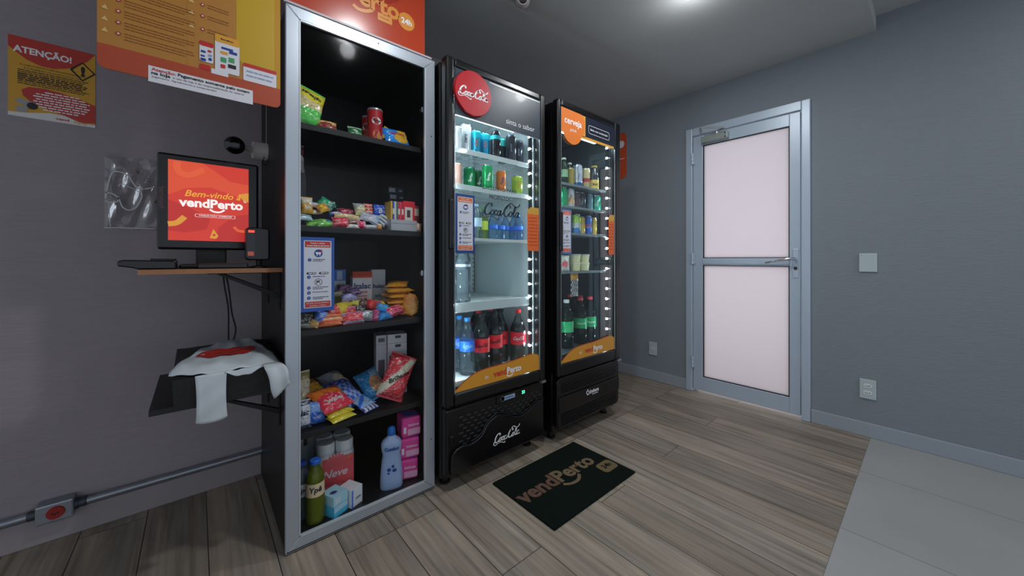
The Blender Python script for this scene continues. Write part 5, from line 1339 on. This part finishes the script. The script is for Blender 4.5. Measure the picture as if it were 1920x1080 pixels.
for k, (dx, dy, c, lb) in enumerate(((-.012, 0, 'b9b8bc', 'tall white cartons with black labels, right stack'), (-.088, .040, '8d8c92', 'shaded white carton left behind the labelled one'))):
    yy = 1.80 + dy
    for q in range(3 if k == 0 else 2):
        hh = (.208, .044, .044)[q] if k == 0 else (.245, .048)[q]
        carton('white_carton', 'carton', (['white carton with a black label, lowest of its stack', 'white carton, middle of the labelled stack', 'white carton, topmost of the labelled stack'] if k == 0 else ['tall ribbed white carton behind the labelled stack', 'small white carton on the ribbed one behind'])[q],
               X(750, 1.80) + dx, yy, z + (.0, .2086, .2532)[q] if k == 0 else z + (0, .2456)[q], .092 if k == 0 else .05, .10, hh, 'bdbcc0' if k == 0 else '97969c',  # rear cartons: same white, greyed to paint in their shade
               [(.08, .92, .74, .93, '17171a')] if (k == 0 and q == 0) else ([(.38, .68, .55, .85, '2a2a2e')] if k == 0 else [(.2, .8, .3, .7, '4a4448')]),
               [('CAPUCHINO', .5, .835, .7, 'd8d8dc')] if (k == 0 and q == 0) else (), yaw=-14, group='white cartons stacked on the fourth shelf')
pouch('coffee_bag', 'food bag', 'red and cream bag standing askew at the right', X(757, 1.65), 1.65, z, .128, .195, .080, ['b5303a', 'c8c2ac', 'b83840'], 'diag', 14, -6, 26, text='Brilhante', tcol='1c1c1c', tw=.8, tv=.50, trot=40)

# ------------------------------------------------------------------ bottom of the cabinet
z = .045
def rolls(u, y, w, h, d, label, cols, text, yaw, tcol='f0e0e4'):
    t = thing('toilet_roll_pack', (X(u, y), y, z + .0005), label, 'toilet paper', rz=radians(yaw))
    m = MB(); r = min(w, d) / 4 * .98
    film = mat('paper_white', 'e4e8ea', .35, coat=.3)
    for i in (-1, 1):
        for j in (-1, 1):
            for q in range(2):
                hh = (h - .004) / 2
                part('roll', MB().lathe([(r * .95, q * hh + .001), (r, q * hh + .006), (r, (q + 1) * hh - .006), (r * .92, (q + 1) * hh)], 24, (i * w / 4, j * d / 4, 0)), film, t, smooth=True, world=False)
    wr = MB(); P = rr(-w / 2 - .002, w / 2 + .002, -d / 2 - .002, d / 2 + .002, r * .95)
    wr.add([(p[0], p[1], 0) for p in P] + [(p[0], p[1], h * .80) for p in P], [(i, (i + 1) % len(P), len(P) + (i + 1) % len(P), len(P) + i) for i in range(len(P))])
    b = part('clear_wrap', wr, mat('wrap_white_film', 'e2e6ea', .2, coat=.6), t, smooth=True, world=False)
    f = Flat(frame_y(-d / 2 - .002), .0008)
    f.rrect(-w * .36, w * .47, h * .04, h * .74, .006, 4, .0004)
    for k in range(9):
        a = radians(20 + 17.5 * k); f.poly([(0 + .012 * cos(a), h * .62 + .012 * sin(a)), (.042 * cos(a - .13), h * .62 + .040 * sin(a - .13)), (.050 * cos(a), h * .62 + .046 * sin(a)), (.042 * cos(a + .13), h * .62 + .040 * sin(a + .13))], 1)
    f.rect(-w * .32, w * .20, h * .10, h * .24, 2)
    f.disc(w * .34, h * .22, .011, 0, .0012)
    f.text(text, -.004, h * .46, width=w * .66, bold=.02, shear=.3, mi=0, off=.0016)
    f.text('20', w * .34, h * .70, width=.016, mi=3, off=.0016)
    f.done('label_print', [mat('ink_' + tcol, tcol, .4), cmat(cols[1]), cmat(cols[2]), cmat('c9a040'), cmat(cols[0])], b, world=False)
rolls(626, 1.775, .150, .240, .150, 'clear wrapped toilet roll pack with a coral red label', ['c04a50', 'd8626a', 'b87078'], 'Neve', -8)
rolls(570, 1.93, .13, .235, .11, 'second toilet roll pack behind, at the left', ['a9bcc8', 'b9ccd8', '7aa0b8'], 'Neve', 0, '8ab0cc')
bottle('dish_soap_bottle', 'bottle', 'yellow green dish soap bottle with a blue cap', X(591, 1.605), 1.605, z, .245, .034, '1f4fa0', 'b0b038', bodym=glass('soap_green', 'b4b83c', .8, .08, .30, '8f9a2c'), drink='a8b42a', level=.80, lab='e0c8a0', labz=(.45, .66), text='Ypê', tcol='1c2a4c', cone=.66, neck=.45)
bottle('dish_soap_bottle', 'bottle', 'clear blue dish soap bottle half hidden by the left stile', X(566, 1.625), 1.625, z, .225, .032, '2c56a8', '9fb4c8', bodym=glass('soap_clear', 'a8bccc', .8, .08, .25, '8aa0b4'), lab='c8ccd0', labz=(.42, .64), text='Ypê', tcol='1c2a4c', cone=.66, neck=.45)
carton('soap_box', 'soap packet', 'pale blue and white soap packet, front bottom', X(627, 1.61), 1.61, z, .066, .075, .045, '3c98b8', [(0, 1, .5, 1, 'a9ccdc')], yaw=26, group='pale blue soap packets')
carton('soap_box', 'soap packet', 'pale blue and white soap packet lying on top of another', X(627, 1.61), 1.61, z + .0458, .068, .075, .040, '9fcbdc', [(.1, .5, .2, .8, 'd0e0e8')], yaw=24, group='pale blue soap packets')
pf_ = Flat(frame_z(z + .0458 + .0412), .0008); pf_.disc(X(627, 1.61) - .006, 1.60, .014, 0, ry=.010)
tag(pf_.done('soap_emblem', mat('emblem_navy', '22407c', .4), None), 'dark blue oval sticker on the pale blue soap packet', 'sticker')
carton('soap_box', 'soap packet', 'white soap carton with small dark print, right of the blue ones', X(658, 1.62), 1.625, z, .058, .075, .075, 'c6c8cc', [(0, .14, 0, 1, '3c5cb0')], [('NIVEA', .6, .45, .5, '3a4250')], yaw=26)
# fabric softener
def softener():
    y = 1.620; x = X(734, y); Ht = .205
    t = thing('softener_bottle', (x, y, z + .0005), 'tall pale blue fabric softener bottle with a bright blue cap', 'bottle', rz=face_cam(x, y))
    secs = [(0, .044, .026), (.006, .047, .029), (.04, .046, .028), (.09, .041, .026), (.118, .036, .024), (.126, .040, .025), (.150, .043, .026), (.163, .036, .023), (.174, .018, .015), (.182, .014, .014)]
    m = MB(); K = 32
    for (h, a, b) in secs:
        for k in range(K):
            q = 2 * pi * k / K; m.v.append((a * abs(cos(q)) ** .8 * (1 if cos(q) > 0 else -1), b * abs(sin(q)) ** .8 * (1 if sin(q) > 0 else -1), h))
    for i in range(len(secs) - 1):
        for k in range(K): m.f.append((i * K + k, i * K + (k + 1) % K, (i + 1) * K + (k + 1) % K, (i + 1) * K + k)); m.m.append(0)
    m.f.append(tuple(range(K))); m.f.append(tuple((len(secs) - 1) * K + k for k in range(K))); m.m += [0, 0]
    t.scale = (1.06, 1.06, 1.32)
    b = part('bottle', m, mat('softener_blue', 'a3bbe4', .3, coat=.3), t, smooth=True, world=False)
    part('cap', MB().lathe([(.016, .180), (.017, .184), (.016, .200), (.012, .206), (.004, .209)], 24), mat('cap_blue', '1c6cc4', .35), t, smooth=True, world=False)
    f = Flat(lambda u, v, o: (u, -(.027 if v < .11 else .026) * (1 - (u / .05) ** 2) ** .5 - o, v), .0016)
    f.text('Comfort', 0, .139, width=.060, bold=.04, mi=0)
    f.rrect(-.030, .030, .014, .034, .006, 1); f.disc(-.012, .070, .008, 0, ry=.006).disc(.010, .066, .009, 0, ry=.006).disc(.004, .080, .006, 0, ry=.005).disc(-.014, .058, .006, 1, ry=.004)
    f.done('label_print', [mat('print_blue', '1f4796', .4), mat('print_mid_blue', '2c66b8', .4)], b, world=False)
softener()
for k in range(3):
    lb = ['bright pink pack of pads, lowest of three', 'bright pink pack of pads, middle of three', 'bright pink pack of pads, topmost of three'][k]
    y = 1.66
    t = carton('pad_pack', 'hygiene pack', lb, X(771, y), y, z + .0985 * k, .092, .095, .096, 'c43a86', [(.30, .95, .12, .42, 'd8a0bc'), (.08, .22, .25, .55, 'e8d8e0')], [('Intimus', .60, .62, .55, 'f0d8e4')], yaw=-20 + 6 * k, group='pink pads stacked in the cabinet bottom', bev=.012)
    f = Flat(frame_z(.0965), .0008); f.poly([(-.03, -.03), (.035, -.045), (.035, .01), (-.03, .03)]); part('top_print', f.mb, cmat('4c4ca0'), t, world=False)

# ------------------------------------------------------------------ first fridge: drinks
iy = 1.60
def zz1(u, w, y): return level_z(u, w, y)
z = 1.632
for (u, y, H_, R_, cols, tx, tc, lb, ro) in (
    (858, 1.64, .130, .028, ['a9adaf'], None, '', 'silver can furthest left on the top fridge shelf', 0),
    (873, 1.605, .158, .032, ['bfc4c6'], 'zero', '3a4044', 'tall silver white can on the top shelf, left', 90),
    (893, 1.63, .135, .027, [('1f7f9c', .75), ('25a0b0', 1)], 'TNT', 'c85a3a', 'tall teal blue can, left of a pair', 90),
    (909, 1.605, .135, .028, [('2088ac', .78), ('30b4c0', 1)], 'TNT', 'c85a3a', 'tall teal blue can, right of a pair', 90),
    (941, 1.66, .140, .026, [('2c3036', .7), ('2f9a90', 1)], None, '', 'dark can with a green band behind the cyan banded one', 0),
    (958, 1.605, .148, .030, ['34383f'], 'power', 'a0a6ae', 'tall charcoal can on the top shelf, right', 90),
    (972, 1.63, .140, .029, ['2c3038'], 'power', 'a0a6ae', 'charcoal can furthest right on the top shelf', 90)):
    can('%s' % lb, X(u, y), y, z, H_, R_, cols, tx, tc or 'f2f2f2', 'cans in the left fridge', trot=ro)
bottle('energy_bottle', 'bottle', 'dark bottle with a cyan band on the top fridge shelf', X(929, 1.605), 1.605, z, .150, .029, '2c3036', bodym=mat('bottle_dark', '26262c', .2), lab='2fb0bc', labz=(.66, .80), cone=.80, neck=.6)
z = 1.452
for (u, y, H_, R_, cols, tx, tc, lb) in (
    (855, 1.62, .115, .030, ['c09a8c'], None, '', 'pinkish can furthest left on the second fridge shelf'),
    (880, 1.66, .118, .031, [('17794a', 1.0)], 'Sprite', 'e8f0e8', 'green can left of the front green one'),
    (897, 1.69, .120, .031, [('14683f', 1.0)], 'Sprite', 'e8f0e8', 'green can at the back of the green group'),
    (914, 1.605, .132, .030, [('128a4c', 1.0)], 'Sprite', 'f2f2f2', 'tall green can in front of the group'),
    (939, 1.605, .118, .027, [('d0702c', 1.0)], 'Fanta', '20407c', 'orange can on the second fridge shelf'),
    (970, 1.605, .105, .031, [('8ab03a', .8), ('a8c84c', 1)], 'Kuat', 'd8a030', 'light green can furthest right on the second shelf')):
    can(lb, X(u, y), y, z, H_, R_, cols, tx, tc or 'f2f2f2', 'cans in the left fridge', twist=8, trot=75)
z = 1.190
WB = dict(bodym=glass('water_bottle', 'f0f7fa', .8, .08, .04, 'b8d4e4'))
bottle('water_bottle', 'bottle', 'clear bottle partly behind the rules sticker on the third shelf', X(893, 1.63), 1.63, z, .185, .030, '8fa8b8', lab='a9c4d4', labz=(.35, .6), **WB)
bottle('juice_bottle', 'bottle', 'green juice bottle beside the small water bottles', X(906, 1.66), 1.66, z, .175, .028, '4c8a4c', drink='8aa838', level=.7, lab='a9bc48', labz=(.30, .58))
for k, (u, y) in enumerate(((924, 1.615), (938, 1.66), (948, 1.615), (962, 1.66), (972, 1.62))):
    bottle('water_bottle', 'bottle', ['small water bottle beside the green juice bottle', 'small water bottle behind, second from the juice', 'small water bottle in the middle of its row', 'small water bottle behind, near the right', 'small water bottle furthest right in its row'][k], X(u, y), y, z, .150, .028, '3c84c8', lab='2c62bc', labz=(.42, .56), group='small water bottles on the third fridge shelf', ribs=4, bodym=glass('water_bottle_blue', 'cfe6f8', .8, .08, .08, '8cc0f0'))
z = .862
bottle('water_bottle', 'bottle', 'large clear water bottle alone on the fourth shelf', X(871, 1.60), 1.60, z, .275, .042, 'a9bcc8', lab=['3a4650', 'b0bcc4', '3a4650'], labz=(.62, .76), cone=.76, ribs=5, neck=.3, bodym=glass('water_bottle_big', 'f0f6f8', .9, .08, .06, 'b9d0dc'))
z = .493
CK = dict(drink='120a0a', level=.72, lab='b5202a', labz=(.34, .58), script=True, cone=.58, neck=.30)
rowc = [(907, 1.60, '1c1c20', '1a1010', 'cola bottle with a black cap, left in the front row'), (927, 1.65, '1c1c20', '1a1010', 'cola bottle with a black cap, just behind the front row'), (944, 1.595, '1c1c20', '1a1010', 'cola bottle with a black cap, middle of the front row'),
        (974, 1.61, 'c02a30', 'f2f2f2', 'cola bottle with a red cap, right in the front row'), (897, 1.76, 'b02830', 'f2f2f2', 'cola bottle with a red cap, back row left'), (917, 1.77, 'b02830', 'f2f2f2', 'cola bottle with a red cap, back row second'), (936, 1.80, 'b02830', 'f2f2f2', 'cola bottle with a red cap, back row middle'), (952, 1.73, 'b02830', 'f2f2f2', 'cola bottle with a red cap between black capped ones'), (921, 1.88, 'b02830', 'f2f2f2', 'cola bottle with a red cap furthest back')]
for (u, y, cp_, tc, lb) in rowc:
    bottle('cola_bottle', 'bottle', lb, X(u, y), y, z, .300, .046, cp_, tcol=tc, group='large cola bottles in the left fridge', body='dfe6e6', **CK)
for (u, y, lb) in ((879, 1.60, 'clear water bottle with a blue label and cap beside the cola'), (862, 1.61, 'blue labelled water bottle at the far left, fridge bottom')):
    bottle('water_bottle', 'bottle', lb, X(u, y), y, z, .290, .040, '2c78c0', lab='2260b8', labz=(.42, .60), text='água', tcol='8cc0ec', cone=.60, **WB)

# ------------------------------------------------------------------ second fridge: beer and drinks
z = 1.560; y = 1.58
GLB = glass('green_glass', '3c6a44', .9, .06, .35, '2c5234')
bottle('beer_bottle', 'bottle', 'green glass bottle furthest left on the top beer shelf', X(1057, y), y, z, .175, .028, '8a8f78', bodym=GLB, lab='5c7a5c', labz=(.28, .55), neck=.42)
for (u, yy, H_, R_, cols, tx, tc, lb) in (
    (1069, 1.61, .130, .029, ['9a8c4c'], None, '', 'gold can on the top beer shelf'),
    (1083, 1.575, .160, .032, [('2c4c80', .22), ('a9b0bc', 1)], 'beer', '6a7484', 'tall silver can with a blue foot'),
    (1098, 1.60, .150, .031, [('b0a078', .35), ('a84440', .55), ('c0b488', 1)], None, '', 'cream can with a red band')):
    can(lb, X(u, yy), yy, z, H_, R_, cols, tx, tc or 'f2f2f2', 'cans in the beer fridge', trot=75)
bottle('beer_bottle', 'bottle', 'dark glass bottle behind the silver can', X(1068, 1.66), 1.66, z, .185, .028, 'a9a9a0', bodym=mat('brown_glass', '2a2018', .15, coat=.5), lab='8a7c4c', labz=(.2, .5), neck=.42)
bottle('beer_bottle', 'bottle', 'dark bottle with a yellow cap and yellow label', X(1114, 1.575), 1.575, z, .175, .032, 'c9b848', bodym=mat('dark_glass', '23242c', .15, coat=.5), lab='cdb458', labz=(.06, .42), text='Skol', tcol='3c3020', neck=.5, cone=.55)
z = 1.418
for (u, yy, H_, R_, cols, tx, tc, lb) in (
    (1055, 1.58, .125, .030, ['1c8a5c'], None, '', 'green can furthest left on the second beer shelf'),
    (1068, 1.575, .122, .032, [('a9b0b4', .15), ('bfa27c', .55), ('b4b8bc', 1)], 'chopp', '6a3c28', 'silver can with a tan picture'),
    (1080, 1.60, .115, .029, ['54464c'], None, '', 'dark brown can behind the black one'),
    (1090, 1.575, .118, .030, ['34363e'], 'malt', '9a9aa4', 'black can in the middle of the second beer shelf'),
    (1104, 1.60, .115, .029, ['51707c'], None, '', 'slate blue can beside the black one'),
    (1118, 1.575, .112, .032, [('1f8f70', 1.0)], 'lime', 'c8e0d4', 'sea green can furthest right on the second beer shelf')):
    can(lb, X(u, yy), yy, z, H_, R_, cols, tx, tc or 'f2f2f2', 'cans in the beer fridge', trot=75)
z = 1.250
for (u, yy, H_, R_, cols, tx, tc, lb) in (
    (1080, 1.58, .130, .030, [('3f74a8', .3), ('b0b8b4', .6), ('8cb04c', 1)], None, '', 'blue and green can beside the rules sticker'),
    (1090, 1.60, .122, .026, ['b8a050'], None, '', 'mustard yellow can left of the blue one'),
    (1102, 1.575, .130, .027, [('2c54a8', .35), ('6a7cb0', .55), ('2c5cb0', 1)], 'Bull', 'c03c4c', 'blue and silver energy can'),
    (1113, 1.59, .124, .022, ['c4ac48'], None, '', 'slim yellow can right of the blue one')):
    can(lb, X(u, yy), yy, z, H_, R_, cols, tx, tc or 'f2f2f2', 'cans in the beer fridge')
z = 1.005
for i, (u, yy) in enumerate(((1077, 1.60), (1094, 1.60))):
    for q in range(2):
        lb = [['lower left tub of ready food', 'upper left tub of ready food'], ['lower right tub of ready food', 'upper right tub of ready food']][i][q] + ' on the fourth beer shelf'
        x = X(u, yy)
        t = thing('food_tub', (x, yy, z + .0005 + .057 * q), lb, 'food tub', 'ready food tubs in the beer fridge')
        part('tub', MB().lathe([(.036, 0), (.041, .048)], 26), cmat('b5b48c', .4), t, smooth=True, world=False)
        part('lid', MB().lathe([(.043, .046), (.043, .054), (.039, .056)], 26), cmat('8f9694' if q else 'c4c4ac', .4), t, smooth=True, world=False)
pouch('ice_pack', 'packet', 'white packet with a red flower picture on the fourth beer shelf', X(1058, 1.58), 1.58, z, .075, .10, .04, ['b9bcb4', 'a83c44'], 'spot', 5, -30)
z = .503
pouch('hanging_packet', 'packet', 'narrow printed packet hanging below the fourth beer shelf', X(1077, 1.56), 1.56, .836, .070, .153, .022, ['8a8c88', '2c2c30', 'c08c3c'], 'plaid', 0, -6)
for k, (u, yy) in enumerate(((1062, 1.60), (1088, 1.63), (1106, 1.61), (1127, 1.60), (1097, 1.74))):
    bottle('soft_drink_bottle', 'bottle', ['dark bottle with a white cap and green label, left', 'dark bottle with a red cap and a round emblem on green', 'green labelled bottle with a red cap, middle', 'green labelled bottle with a red cap, right', 'green labelled bottle with a red cap, behind the others'][k],
           X(u, yy), yy, z, .315, .047, 'b4bcbc' if k == 0 else 'c43c48', drink='141c18' if k < 2 else '12291f', level=.70, lab='12804c', labz=(.34, .56), text='Guaraná' if k else None, tcol='d8e8dc', cone=.57, body='5f8a78', group='green labelled soft drink bottles in the beer fridge')
for k, u in enumerate((1057, 1068)):
    bottle('grape_bottle', 'bottle', ['purple drink bottle with a green sleeve, far left', 'purple drink bottle with a green sleeve, second'][k], X(u, 1.57), 1.57, z, .205, .030, '54a838', drink='2c2844', level=.75, lab='4fa840', labz=(.66, .80), cone=.78, neck=.6, group='small purple drink bottles')
